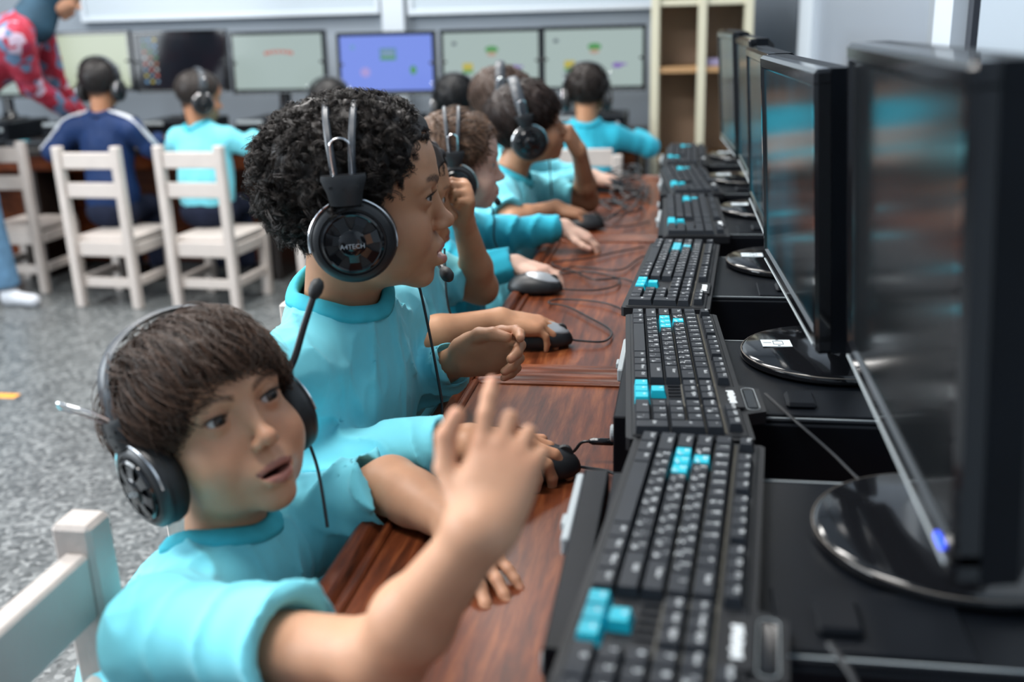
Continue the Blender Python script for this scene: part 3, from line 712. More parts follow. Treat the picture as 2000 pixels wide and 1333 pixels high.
# ------------------------------------------------------------------ the children at the near row of desks
TONE_A = (.55, .295, .180); TONE_B = (.50, .255, .145); TONE_C = (.46, .235, .130); TONE_D = (.64, .42, .33); TONE_E = (.46, .235, .135)
RELAX = [(10, 18, 12), (14, 22, 14), (16, 24, 16), (18, 24, 16)]
MOUSE = [(18, 30, 12), (16, 30, 12), (26, 38, 18), (30, 40, 20)]
FIST = [(75, 85, 50), (78, 88, 50), (80, 88, 50), (80, 85, 50)]
FISTTH = ((.018, .020, -.006), (.036, .030, -.020), (.050, .022, -.030), (.056, .006, -.034))
FLAT = [(8, 14, 8), (8, 14, 8), (8, 14, 8), (10, 14, 8)]
def kid_a():
    hd = dict(pos=(-.429, .853, .705), fwd=(.735, -.543, .406), up=(-.419, .107, .902), sc=.95, o=dict(open=.55, smile=.7, cheek=1.12, wide=1.07, brow=.95, eye=.95, nose=1.15, hairline=.060, browtilt=.002, jaw=1.03))
    J = dict(neck=(-.414, .838, .580), chest=(-.458, .812, .438), pelvis=(-.452, .760, .350), shR=(-.422, .708, .568), shL=(-.392, .945, .552), elR=(-.200, .610, .632), wrR=(-.119, .565, .756), elL=(-.290, .945, .606), wrL=(-.203, .866, .602))
    hands = dict(R=dict(scale=.90, dir=(.22, .64, .73), back=(.10, -.74, .66), curl=[(-6, 8, 6), (16, 72, 40), (24, 78, 40), (30, 80, 40)], thumb=((.018, .022, -.004), (.037, .040, -.005), (.059, .047, .000), (.077, .044, .004)), spread=1.15, res=.0019),
                 L=dict(dir=(.48, -.86, -.16), back=(.05, -.12, 1), curl=FLAT, spread=1.5, thumb=((.018, .020, -.006), (.034, .036, -.012), (.048, .046, -.014), (.060, .052, -.013))))
    r, M, sc = person('boy in a pale cyan T-shirt with straight brown fringe, right hand raised', hd, J, hands, TONE_A, sleeve=.66, sleeveL=.9, hair=hair_straight(4700, .105, 9, .00082, stop=.033, lift=.027, comb=(.15, -.05, 0), seed=4, messy=.30, clump=260, flick=.004), hairc=(.038, .020, .0125), lashes=True, fold=.0060, bulk=1.06, look=(1, .16, -.10), arm=1.0)
    headset('black headset with wide grey band on the boy with the straight fringe', M, sc, .014, 'wide', oneloop=True, mic=[(.020, .098, .020), (.030, .118, .045), (.042, .140, .072)], cable=[(-.368, .93, .655), (-.352, .905, .64), (-.342, .887, .62), (-.334, .872, .592)], loop=.03)
def kid_b():
    hd = dict(pos=(-.359, 1.129, .869), fwd=(.968, .247, .040), up=(-.029, -.049, .998), sc=1.06, o=dict(open=.75, cheek=1.08, wide=1.02, lip=1.12, brow=1.0, browt=1.35, browtilt=.004, hairline=.060, temple=.7, eye=.72, lipc=(.47, .17, .15)))
    J = dict(neck=(-.392, 1.145, .760), chest=(-.415, 1.150, .590), pelvis=(-.480, 1.160, .350), shR=(-.420, 1.038, .692), shL=(-.376, 1.260, .692), elR=(-.435, 1.035, .575), wrR=(-.225, 1.015, .627), elL=(-.380, 1.285, .575), wrL=(-.270, 1.215, .657))
    hands = dict(R=dict(dir=(.97, .12, -.14), back=(.12, -.10, 1), curl=MOUSE, spread=.8),
                 L=dict(dir=(.90, -.20, .28), back=(.15, .90, .25), curl=[(22, 30, 18), (40, 45, 25), (50, 50, 28), (52, 50, 28)], thumb=((.018, .020, -.006), (.040, .030, -.014), (.060, .030, -.020), (.076, .024, -.024)), spread=.7))
    r, M, sc = person('boy with dark curly hair in profile, long-sleeved pale cyan shirt, mouth open', hd, J, hands, TONE_B, sleeve=1.88, hair=hair_curly(1000, 7, 11, .00038, .027, .0056, captt=.006), hairc=(.020, .0155, .0135), lashes=True, fold=.0060, look=(1, 0, -.12), arm=1.0)
    headset('black headset with twin straps pressed into dark curly hair', M, sc, .002, 'twin', bw=.0900, mic=[(.045, .083, -.045), (.072, .058, -.088), (.080, .040, -.098)], cable=[(-.338, 1.20, .805), (-.32, 1.20, .76), (-.303, 1.185, .69), (-.288, 1.165, .62), (-.28, 1.15, .588), (-.24, 1.165, .584), (-.19, 1.17, .583), (-.13, 1.10, .583), (-.110, 1.085, .602), (-.098, 1.085, .604)], loop=.003)
LOW = (.0032, .0032, .0050)
def kid_c():
    hd = dict(pos=(-.452, 1.605, .792), fwd=(.95, .30, -.02), sc=1.0, o=dict(cheek=1.05))
    J = dict(neck=(-.460, 1.610, .690), chest=(-.470, 1.605, .540), pelvis=(-.505, 1.605, .345), shR=(-.455, 1.500, .640), shL=(-.440, 1.715, .640), elR=(-.395, 1.425, .612), wrR=(-.275, 1.500, .625), elL=(-.350, 1.745, .612), wrL=(-.362, 1.672, .745))
    hands = dict(R=dict(dir=(.96, .20, -.16), back=(.12, -.10, 1), curl=MOUSE, spread=.8), L=dict(dir=(.25, -.45, .86), back=(.85, .45, .0), curl=FIST, thumb=FISTTH))
    r, M, sc = person('boy mostly hidden behind the curly-haired boy, fist on cheek, hand on silver mouse', hd, J, hands, TONE_C, sleeve=.62, hair=hair_straight(800, .06, 7, .0012, stop=.045, seed=9), res=LOW, fold=.0055)
    headset('black headset with dangling lead on the boy leaning on his fist', M, sc, .010, 'twin', cable=[(-.36, 1.52, .73), (-.355, 1.50, .66), (-.345, 1.50, .625), (-.32, 1.53, .60)], detail=False)
def kid_d():
    hd = dict(pos=(-.439, 2.007, .795), fwd=(.976, .219, .011), up=(.006, -.078, .997), sc=.94, o=dict(cheek=1.14, wide=1.03, hairline=.066, brow=.45, lipc=(.52, .20, .18), nose=.9))
    J = dict(neck=(-.480, 2.000, .690), chest=(-.485, 2.000, .540), pelvis=(-.510, 2.000, .345), shR=(-.480, 1.895, .640), shL=(-.465, 2.110, .640), elR=(-.420, 1.880, .608), wrR=(-.318, 1.912, .618), elL=(-.385, 2.180, .620), wrL=(-.262, 2.235, .628))
    hands = dict(R=dict(dir=(.95, -.24, -.15), back=(.12, -.05, 1), curl=MOUSE, spread=.9), L=dict(dir=(.92, -.02, -.38), back=(.35, .0, .93), curl=[(20, 25, 15), (22, 25, 15), (24, 25, 15), (26, 25, 15)], spread=1.0))
    r, M, sc = person('fair boy with short light brown hair in profile, deep cyan long sleeves', hd, J, hands, TONE_D, shirt=M_SHIRT2, rib=M_RIB, sleeve=1.93, hair=hair_straight(1700, .050, 7, .0012, stop=.050, lift=.016, flick=.006, seed=12, comb=(.1, .1, .1), messy=.5), hairc=(.085, .048, .030), res=LOW, fold=.0055, look=(1, 0, -.05), iris=(.06, .05, .04))
    headset('black headset on the fair boy with light brown hair', M, sc, .012, 'twin', mic=[(.05, .08, -.05), (.075, .055, -.09)], cable=[(-.40, 2.08, .73), (-.385, 2.07, .68), (-.38, 2.05, .63), (-.35, 2.06, .59)], detail=False, loop=.004)
def kid_e():
    hd = dict(pos=(-.379, 2.518, .820), fwd=(.955, .223, .17), up=(-.16, -.115, .975), sc=.97, o=dict(cheek=1.05, hairline=.060))
    J = dict(neck=(-.430, 2.520, .700), chest=(-.450, 2.515, .550), pelvis=(-.500, 2.515, .345), shR=(-.435, 2.405, .650), shL=(-.410, 2.630, .650), elR=(-.395, 2.355, .618), wrR=(-.310, 2.475, .630), elL=(-.252, 2.690, .612), wrL=(-.262, 2.575, .752))
    hands = dict(R=dict(dir=(.95, .0, -.22), back=(.15, -.05, 1), curl=MOUSE, spread=.9), L=dict(dir=(-.35, -.45, .75), back=(.75, -.30, .35), curl=[(60, 60, 30), (65, 65, 35), (65, 65, 35), (65, 65, 35)], thumb=FISTTH))
    r, M, sc = person('boy with dark brown hair leaning chin on hand, pale cyan T-shirt', hd, J, hands, TONE_E, sleeve=.66, hair=hair_straight(1900, .085, 8, .0012, stop=.024, lift=.018, flick=.004, seed=15, comb=(.15, -.1, 0)), hairc=(.020, .012, .010), res=LOW, fold=.0055)
    headset('black headset on the boy leaning chin on hand', M, sc, .016, 'wide', cable=[(-.34, 2.60, .75), (-.335, 2.58, .70), (-.33, 2.57, .64)], detail=False, loop=.004)
def kid_g():
    hd = dict(pos=(-.520, 3.020, .835), fwd=(.98, .15, -.05), sc=1.0, o=dict())
    J = dict(neck=(-.545, 3.02, .715), chest=(-.54, 3.02, .56), pelvis=(-.55, 3.02, .345), shR=(-.52, 2.91, .665), shL=(-.51, 3.13, .665), elR=(-.43, 2.90, .612), wrR=(-.282, 3.045, .622), elL=(-.40, 3.18, .612), wrL=(-.28, 3.16, .612))
    hands = dict(R=dict(dir=(.90, .30, -.28), back=(.2, -.05, 1), curl=MOUSE), L=dict(dir=(.9, -.2, -.15), back=(.1, 0, 1), curl=RELAX))
    r, M, sc = person('child with brown hair behind the boy leaning chin on hand, facing the screens', hd, J, hands, TONE_D, sleeve=1.9, shirt=M_SHIRT, hair=hair_straight(1000, .06, 7, .0013, stop=.04, seed=18), hairc=(.045, .026, .018), res=(.004, .0035, .007), fold=.003, legs=True)
    headset('black headset on the brown-haired child farthest along the near desks', M, sc, .014, 'wide', detail=False)
# children at the back desks, seen from behind, and the teacher
def back_kid(label, hl, x, z, y=4.08, fwd=(0, 1, 0), tone=TONE_C, hair=None, hairc=(.012, .010, .010), shirt=None, sleeve=1.9, band='wide', J2=None, sc=1.0, up=(0, 0, 1), dy=0.0):
    hd = dict(pos=(x, y, z), fwd=fwd, up=up, sc=sc, o=dict())
    J = dict(neck=(x, y - .02, z - .110), chest=(x, y - .02, z - .27), pelvis=(x, y - .03, .350), shR=(x + .105, y - .01, z - .165), shL=(x - .105, y - .01, z - .165), elR=(x + .165, y + .06, max(.60, z - .27)), elL=(x - .165, y + .06, max(.60, z - .27)), wrR=(x + .12, y + .20, .622), wrL=(x - .12, y + .20, .622))
    J.update(J2 or {}); J.update(knR=(x + .055, y + .16, .335), knL=(x - .055, y + .16, .335), anR=(x + .055, y + .18, .07), anL=(x - .055, y + .18, .07))
    hands = dict(R=dict(dir=(-.15, .95, -.15), back=(0, .15, 1), curl=RELAX), L=dict(dir=(.15, .95, -.15), back=(0, .15, 1), curl=RELAX))
    r, M, s = person(label, hd, J, hands, tone, shirt=shirt, rib=shirt or M_RIB, sleeve=sleeve, hair=hair, hairc=hairc, res=(.0052, .0050, .0070), fold=.003, nails=False)
    headset(hl, M, s, .008, band, detail=False, loop=.004)
    if shirt is M_NAVY:
        off = np.array((J['pelvis'][0], J['pelvis'][1], 0.0))
        for q, sg in (('R', 1), ('L', -1)):
            a, b = np.array(J['sh' + q]), np.array(J['el' + q]); n0 = np.array((sg * .35, -.35, .87)); n1 = nrm((sg * .9, -.35, .35))
            for dd in (-.010, .010): MB().tube(catmull([np.array(J['neck']) + (sg * .045, -.02 + dd, .008), a + n0 * .046 + (0, dd, 0), (a + b) / 2 + n1 * .045 + (0, dd, 0), b + n1 * .042 + (0, dd, 0)] - off, 6), .0045, 6).build('sleeve_stripe', mat('white_stripe', (.6, .62, .66), .7), r, True)
def back_row():
    back_kid('dark-haired boy from behind in a cyan shirt, next to the bookshelf', 'black headset on the boy next to the bookshelf', -.385, .800, hair=hair_straight(1000, .05, 6, .0015, stop=.04, seed=21, lift=.012), hairc=(.016, .011, .009), shirt=M_SHIRT2, J2=dict(elR=(-.150, 4.14, .585), wrR=(-.20, 4.27, .622)))
    back_kid('black-haired child from behind at the screen left of two matching pale screens', 'black headset on the black-haired child at the back desks', -.895, .770, hair=hair_straight(1000, .05, 6, .0015, stop=.04, seed=22, lift=.012), hairc=(.006, .006, .007))
    back_kid('child whose head peeks over the curly hair, facing the lilac screen', 'black headset with shiny studs peeking over the curly hair', -1.400, .765, hair=hair_buzz(900, 5), hairc=(.010, .009, .009))
    back_kid('boy in a navy tracksuit top with white shoulder stripes, seen from behind', 'black headset on the boy in the navy tracksuit top', -2.372, .862, hair=hair_buzz(1200, 6), hairc=(.014, .012, .012), shirt=M_NAVY, tone=(.42, .20, .11), J2=dict(shR=(-2.235, 4.03, .685), shL=(-2.495, 4.03, .690), elL=(-2.575, 3.99, .60), elR=(-2.19, 4.08, .60)))
    back_kid('boy in a pale cyan top from behind, face turned towards the bright screen', 'black headset on the boy with his face turned aside at the back desks', -1.950, .805, fwd=(.72, .62, -.15), hair=hair_buzz(1200, 7), hairc=(.022, .017, .015), tone=(.36, .17, .09), J2=dict(elR=(-1.79, 4.10, .61), wrR=(-1.80, 4.26, .63)))
M_NAVY = mat('navy_tracksuit', (.006, .024, .090), rough=.7, spec=.3, var=.1, vscale=20); M_JEANS = mat('blue_jeans', (.075, .165, .27), rough=.9, var=.2, vscale=30); M_SCARF = mat('dark_teal_scarf', (.012, .05, .085), rough=.8, var=.2, vscale=15)
def floral(nt, b):
    tc = nt.nodes.new('ShaderNodeTexCoord'); v = nt.nodes.new('ShaderNodeTexVoronoi'); v.inputs['Scale'].default_value = 26; nt.links.new(tc.outputs['Object'], v.inputs['Vector'])
    s = nt.nodes.new('ShaderNodeSeparateColor'); nt.links.new(v.outputs['Color'], s.inputs[0])
    c = ramp(nt, s.outputs[0], [(0, (.30, .010, .030)), (.42, (.24, .012, .045)), (.46, (.10, .17, .28)), (.66, (.07, .11, .20)), (.70, (.42, .33, .42)), (.82, (.34, .03, .06))]); s2 = [n for n in nt.nodes if n.type == 'VALTORGB'][0]; s2.color_ramp.interpolation = 'CONSTANT'
    nt.links.new(c, b.inputs['Base Color']); b.inputs['Roughness'].default_value = .85
def teacher():
    M_FL = nodes_mat('floral_fabric', floral)
    hd = dict(pos=(-2.50, 4.08, 1.235), fwd=(.75, .45, -.48), up=(.40, .25, .87), sc=1.08, o=dict(), shoe=mat('white_trainer', (.50, .52, .56), .6))
    J = dict(neck=(-2.60, 4.02, 1.135), chest=(-2.72, 3.97, 1.00), pelvis=(-2.93, 3.86, .82), shR=(-2.58, 3.86, 1.045), shL=(-2.68, 4.17, 1.045), elR=(-2.62, 3.98, .87), wrR=(-2.56, 4.17, .73), elL=(-2.70, 4.28, .85), wrL=(-2.66, 4.42, .66),
             knR=(-2.80, 3.80, .44), anR=(-2.735, 3.79, .075), knL=(-3.00, 3.84, .44), anL=(-3.02, 3.82, .075), foot=np.array((.97, -.24, 0)))
    hands = dict(R=dict(dir=(.1, .8, -.6), back=(.3, .5, .8), curl=RELAX, scale=1.15), L=dict(dir=(.1, .9, -.4), back=(0, .4, .9), curl=RELAX, scale=1.15))
    r, M, sc = person('adult in a red floral blouse, dark headscarf and jeans bending over the desks', hd, J, hands, (.50, .27, .17), shirt=M_FL, sleeve=1.9, hair=None, res=(.006, .006, .009), fold=.004, pants=M_JEANS, bulk=1.32, arm=1.25, collar=False, nails=False)
    off = np.array((J['pelvis'][0], J['pelvis'][1], 0)); F = Field()
    F.group([('u', 0, ell((-.018, 0, .025), (.098, .086, .092))), ('u', .03, cap((-.03, 0, -.05), (-.035, 0, -.15), .062, .080)), ('s', .01, ell((.10, 0, -.015), (.085, .055, .080)))], M=M, sc=sc)
    v, f = surface(F, M[:3, 3] - .24, M[:3, 3] + .2, .006); np_mesh('headscarf', v - off, f, M_SCARF, r)
# ------------------------------------------------------------------ the room
def nodes_mat(name, build):
    if name in MATS: return MATS[name]
    m = bpy.data.materials.new(name); m.use_nodes = True; build(m.node_tree, m.node_tree.nodes['Principled BSDF']); MATS[name] = m; return m
def ramp(nt, src, stops):
    r = nt.nodes.new('ShaderNodeValToRGB'); e = r.color_ramp.elements
    while len(e) < len(stops): e.new(.5)
    for k, (p, c) in enumerate(stops): e[k].position = p; e[k].color = (*c, 1)
    nt.links.new(src, r.inputs['Fac']); return r.outputs['Color']
def terrazzo(nt, b):
    tc = nt.nodes.new('ShaderNodeTexCoord')
    v = nt.nodes.new('ShaderNodeTexVoronoi'); v.inputs['Scale'].default_value = 95; nt.links.new(tc.outputs['Object'], v.inputs['Vector'])
    s = nt.nodes.new('ShaderNodeSeparateColor'); nt.links.new(v.outputs['Color'], s.inputs[0])
    c = ramp(nt, s.outputs[0], [(0, (.04, .045, .047)), (.35, (.088, .096, .098)), (.7, (.13, .139, .141)), (1, (.24, .25, .25))])
    n = nt.nodes.new('ShaderNodeTexNoise'); n.inputs['Scale'].default_value = 3.5; n.inputs['Detail'].default_value = 4; nt.links.new(tc.outputs['Object'], n.inputs['Vector'])
    mr = nt.nodes.new('ShaderNodeMapRange'); mr.inputs[1].default_value = .3; mr.inputs[2].default_value = .7; mr.inputs[3].default_value = .82; mr.inputs[4].default_value = 1.1; nt.links.new(n.outputs['Fac'], mr.inputs[0])
    vm = nt.nodes.new('ShaderNodeVectorMath'); vm.operation = 'SCALE'; nt.links.new(c, vm.inputs[0]); nt.links.new(mr.outputs[0], vm.inputs['Scale']); nt.links.new(vm.outputs[0], b.inputs['Base Color'])
    b.inputs['Roughness'].default_value = .35
def wood(nt, b, dark=(.030, .008, .004), mid=(.115, .028, .010), light=(.24, .075, .025), along=1, rough=.30, wear=True):
    tc = nt.nodes.new('ShaderNodeTexCoord'); mp = nt.nodes.new('ShaderNodeMapping'); sc = [16, 16, 16]; sc[along] = 1.6; mp.inputs['Scale'].default_value = sc; nt.links.new(tc.outputs['Object'], mp.inputs['Vector'])
    n = nt.nodes.new('ShaderNodeTexNoise'); n.inputs['Scale'].default_value = 5; n.inputs['Detail'].default_value = 8; n.inputs['Roughness'].default_value = .65; n.inputs['Distortion'].default_value = .4; nt.links.new(mp.outputs[0], n.inputs['Vector'])
    c = ramp(nt, n.outputs['Fac'], [(.28, dark), (.5, mid), (.74, light)])
    n2 = nt.nodes.new('ShaderNodeTexNoise'); n2.inputs['Scale'].default_value = 5; n2.inputs['Detail'].default_value = 3; nt.links.new(tc.outputs['Object'], n2.inputs['Vector'])
    mr = nt.nodes.new('ShaderNodeMapRange'); mr.inputs[1].default_value = .3; mr.inputs[2].default_value = .7; mr.inputs[3].default_value = .6; mr.inputs[4].default_value = 1.35; nt.links.new(n2.outputs['Fac'], mr.inputs[0])
    vm = nt.nodes.new('ShaderNodeVectorMath'); vm.operation = 'SCALE'; nt.links.new(c, vm.inputs[0]); nt.links.new(mr.outputs[0], vm.inputs['Scale']); out = vm.outputs[0]
    if wear:
        mp3 = nt.nodes.new('ShaderNodeMapping'); mp3.inputs['Scale'].default_value = (60, 22, 60); mp3.inputs['Rotation'].default_value = (0, 0, .3); nt.links.new(tc.outputs['Object'], mp3.inputs['Vector'])
        n3 = nt.nodes.new('ShaderNodeTexNoise'); n3.inputs['Scale'].default_value = 1.0; n3.inputs['Detail'].default_value = 6; n3.inputs['Roughness'].default_value = .7; nt.links.new(mp3.outputs[0], n3.inputs['Vector'])
        f = ramp(nt, n3.outputs['Fac'], [(.69, (0, 0, 0)), (.76, (.75, .75, .75))])
        mx = nt.nodes.new('ShaderNodeMix'); mx.data_type = 'RGBA'; mx.inputs[7].default_value = (.42, .21, .10, 1); nt.links.new(f, mx.inputs[0]); nt.links.new(out, mx.inputs[6]); out = mx.outputs[2]
    nt.links.new(out, b.inputs['Base Color']); b.inputs['Roughness'].default_value = rough; b.inputs['Specular IOR Level'].default_value = .16; b.inputs['Coat Weight'].default_value = .0; b.inputs['Coat Roughness'].default_value = .12
    bp = nt.nodes.new('ShaderNodeBump'); bp.inputs['Strength'].default_value = .08; bp.inputs['Distance'].default_value = .001; nt.links.new(n.outputs['Fac'], bp.inputs['Height']); nt.links.new(bp.outputs[0], b.inputs['Normal'])
M_FLOOR = nodes_mat('terrazzo', terrazzo); M_WOOD = nodes_mat('varnished_wood', wood); M_WOODX = nodes_mat('varnished_wood_cross', lambda nt, b: wood(nt, b, along=0, wear=False))
M_WALL = mat('painted_wall', (.235, .275, .32), .6, var=.03, vscale=2); M_WALLR = mat('painted_wall_grey', (.26, .30, .36), .5, var=.04, vscale=2)
M_BOARD = mat('whiteboard', (.38, .44, .49), .3); M_ALU = mat('aluminium_trim', (.50, .55, .60), .4, metal=.2); M_WHITE = mat('white_frame', (.52, .58, .64), .5)
M_GREYFR = mat('grey_frame', (.23, .26, .29), .5); M_CREAM = mat('cream_laminate', (.56, .53, .40), .5); M_TAN = mat('brown_laminate', (.34, .235, .17), .6, var=.1, vscale=6); M_TANEDGE = mat('oak_edge', (.38, .22, .10), .5)
M_CHAIR = mat('cream_painted_wood', (.50, .445, .41), .45, var=.05, vscale=12, bump=.5, bscale=90)
M_DARK = mat('dark_desk_laminate', (.020, .014, .012), .4, var=.2, vscale=8)
def room():
    S = lambda name, c, d, m: tag(MB().box(c, d).build(name, m), kind='structure')
    S('floor', (-2.2, 2.0, -.05), (5.6, 7.2, .10), M_FLOOR); S('ceiling', (-2.2, 2.0, 2.85), (5.6, 7.2, .10), M_WHITE)
    S('wall_back', (-2.2, 5.28, 1.4), (5.6, .10, 2.8), M_WALL); S('wall_right', (.53, 2.0, 1.4), (.10, 7.2, 2.8), M_WALLR)
    S('wall_front', (-2.2, -1.55, 1.4), (5.6, .10, 2.8), M_WALL)
    wl = MB(); x = -4.95                                                  # left wall with three tall window openings
    wl.box((x, 2, .4), (.1, 7.2, .8)); wl.box((x, 2, 2.55), (.1, 7.2, .5))
    for y0, y1 in ((-1.6, -1.0), (.4, .9), (2.3, 2.8), (4.2, 5.6)): wl.box((x, (y0 + y1) / 2, 1.55), (.1, y1 - y0, 1.5))
    tag(wl.build('wall_left', M_WALL), kind='structure')
    # right wall panels and frames
    S('trim_1', (.465, 4.48, 1.4), (.04, .50, 2.8), M_WHITE); S('trim_2', (.470, 2.175, 1.4), (.03, .13, 2.8), M_GREYFR); S('trim_3', (.460, 2.035, 1.4), (.045, .142, 2.8), M_WHITE); S('trim_4', (.472, 1.945, 1.4), (.02, .035, 2.8), mat('dark_joint', (.03, .035, .045), .5))
    S('trim_5', (.474, .60, 1.4), (.016, 2.6, 2.8), mat('pale_panel', (.35, .41, .47), .45)); S('trim_6', (.474, 3.24, 1.4), (.016, 1.95, 2.8), mat('sliding_pane', (.25, .29, .345), .3))
    S('trim_7', (-1.43, 5.20, 1.4), (.11, .06, 2.8), M_ALU)
    for x0, x1, z0, lab in ((-3.08, -1.50, 1.12, 'white wall board with grey frame left of the vertical trunking'), (-1.36, -.16, 1.108, 'white wall board with grey frame between trunking and bookshelf')):
        t = empty('whiteboard', ((x0 + x1) / 2, 5.21, z0)); tag(t, lab, 'whiteboard', 'boards on the back wall'); w = x1 - x0
        MB().box((0, .0, .60), (w - .04, .02, 1.16)).build('panel', M_BOARD, t)
        for c, d in (((0, -.006, .012), (w, .036, .026)), ((0, -.006, 1.19), (w, .036, .026)), ((-w / 2 + .013, -.006, .60), (.026, .034, 1.16)), ((w / 2 - .013, -.006, .60), (.026, .034, 1.16))): MB().box(c, d, .003).build('frame_bar', M_ALU, t)
    t = tag(empty('floor_tape', (-2.06, 2.74, 0)), 'short piece of orange tape stuck on the terrazzo floor', 'tape'); MB().box((0, 0, .0008), (.10, .035, .0016)).build('tape_strip', mat('orange_tape', (.75, .32, .04), .5), t)
def bookshelf():
    t = tag(empty('bookshelf', (.05, 4.90, 0)), 'cream framed open bookshelf with brown back panels in the corner', 'bookshelf'); W = .41; H = 1.36; D = .30
    for x in (-.2, 0, .195): MB().box((x - .002, 0, H / 2), (.036, D, H), .002).build('upright', M_CREAM, t)
    for z in (.05, .46, .845, 1.125, H - .013):
        o = MB().box((0, 0, z), (W - .02, D - .02, .026), .002).build('shelf', M_TANEDGE if z in (.845, .46) else M_CREAM, t)
    MB().box((0, D / 2 - .008, H / 2), (W - .02, .012, H - .02)).build('back_panel', M_TAN, t)
    for i, (x, h, w, c) in enumerate(((.055, .030, .07, (.30, .26, .42)), (.125, .022, .05, (.5, .5, .56)))):
        b = tag(MB().box((0, 0, h / 2), (w, .16, h), .002).build('book', mat('book_cover_%d' % i, c, .6), None, loc=(.05 + x, 4.86, .859)), ('small lilac', 'thin pale grey')[i] + ' book lying on the oak bookshelf board', 'book')
def chair(loc, rz, label, w=.29, group=None, h=.645, dz=0.0):
    """small wooden chair; back at local -x side, seat towards +x"""
    t = empty('chair', (loc[0], loc[1], 0), rz); tag(t, label, 'chair', group); sh = .285; d = .28
    for s in (-1, 1):
        o = MB().box((0, 0, 0), (.036, .036, h), .004)
        v = np.array(o.v); v[:, 0] += np.where(v[:, 2] > 0, -.03 * (v[:, 2] / (h / 2)), .012 * (v[:, 2] / (h / 2))); o.v = [tuple(p) for p in v + np.array((0, s * (w / 2 - .018), h / 2))]
        o.build('leg', M_CHAIR, t); MB().box((d - .02, s * (w / 2 - .018), sh / 2 - .01), (.036, .036, sh - .02), .003).build('leg', M_CHAIR, t)
        MB().box((d / 2, s * (w / 2 - .018), .235), (d - .05, .022, .045), .003).build('side_rail', M_CHAIR, t); MB().box((d / 2, s * (w / 2 - .018), .105), (d - .05, .022, .035), .003).build('side_rail', M_CHAIR, t)
    for z, hh in ((.590 + dz, .062), (.475 + dz, .058)): MB().box((-.028 * (z / h), 0, z), (.022, w - .07, hh), .003).build('back_rail', M_CHAIR, t)
    MB().box((-.004, 0, .240), (.024, w - .07, .06), .003).build('rear_rail', M_CHAIR, t); MB().box((.006, 0, .10), (.022, w - .07, .038), .003).build('rear_rail', M_CHAIR, t)
    MB().box((d - .02, 0, .235), (.022, w - .07, .05), .003).build('front_rail', M_CHAIR, t)
    MB().box((d / 2 + .012, 0, sh - .008), (d + .01, w - .03, .020), .004).build('seat', M_CHAIR, t)
    return t
def desk(x0, x1, y0, y1, label, group, ztop=.58, grain=None, apron=True):
    t = empty('computer_desk', ((x0 + x1) / 2, (y0 + y1) / 2, 0)); tag(t, label, 'desk', group); W = x1 - x0; L = y1 - y0; m = grain or M_WOOD; mx = M_WOODX if grain is None else grain
    MB().box((0, 0, ztop - .016), (W - .05, L - .05, .026), .001).build('top_panel', m, t)
    for s in (-1, 1):
        # moulded rim: a rounded bead outside and a low step inside
        a = MB().box((s * (W / 2 - .014), 0, ztop - .010), (.026, L - .004, .030), .008); a.box((s * (W / 2 - .034), 0, ztop - .003), (.010, L - .06, .009), .003); a.build('edge_moulding', m, t, True)
        b = MB().box((0, s * (L / 2 - .014), ztop - .010), (W - .06, .024, .030), .008); b.box((0, s * (L / 2 - .034), ztop - .003), (W - .08, .010, .009), .003); b.build('edge_moulding', mx, t, True)
        for q in (-1, 1): MB().box((s * (W / 2 - .05), q * (L / 2 - .04), (ztop - .03) / 2), (.05, .05, ztop - .03), .003).build('leg', mx, t)
    MB().box((-W / 2 + .06 if apron else W / 2 - .1, 0, ztop - .075), (.02, L - .14, .09)).build('apron', m, t)
    MB().box((W / 2 - .06, 0, .33), (.018, L - .14, .40)).build('modesty_panel', m, t)
    return t
# ------------------------------------------------------------------ computers
M_KEY = mat('charcoal_key', (.0150, .0190, .0255), .5, spec=.3, var=.1, vscale=50); M_CYAN = mat('cyan_key', (.0, .46, .60), .45); M_KBODY = mat('keyboard_body', (.008, .0095, .012), .5, spec=.3)
M_CASE = mat('case_black', (.004, .0054, .0080), .42, spec=.14, var=.15, vscale=20, bump=.04, bscale=1200); M_TRAY = mat('grey_plastic', (.33, .37, .39), .5); M_DUST = mat('dusty_gap', (.09, .085, .07), .9)
M_STICK = mat('white_sticker', (.62, .70, .74), .5); M_INK = mat('sticker_ink', (.03, .035, .05), .6); M_LED = mat('blue_led', (.0, .02, .3), .4, emit=(.02, .08, 1.0), estr=2.2)
def screen_mat(name, emit, s, teal=False):
    def b_(nt, b):
        b.inputs['Base Color'].default_value = (.004, .0045, .005, 1); b.inputs['Roughness'].default_value = .14; b.inputs['Specular IOR Level'].default_value = .30
        b.inputs['Emission Color'].default_value = (*emit, 1); b.inputs['Emission Strength'].default_value = s
        if teal:
            tc = nt.nodes.new('ShaderNodeTexCoord'); n = nt.nodes.new('ShaderNodeTexNoise'); n.inputs['Scale'].default_value = 5; n.inputs['Detail'].default_value = 1; nt.links.new(tc.outputs['Object'], n.inputs['Vector'])
            nt.links.new(ramp(nt, n.outputs['Fac'], [(.38, (.002, .003, .004)), (.58, (.006, .11, .17)), (.75, (.02, .22, .30))]), b.inputs['Emission Color'])
    return nodes_mat(name, b_)
U = .0188
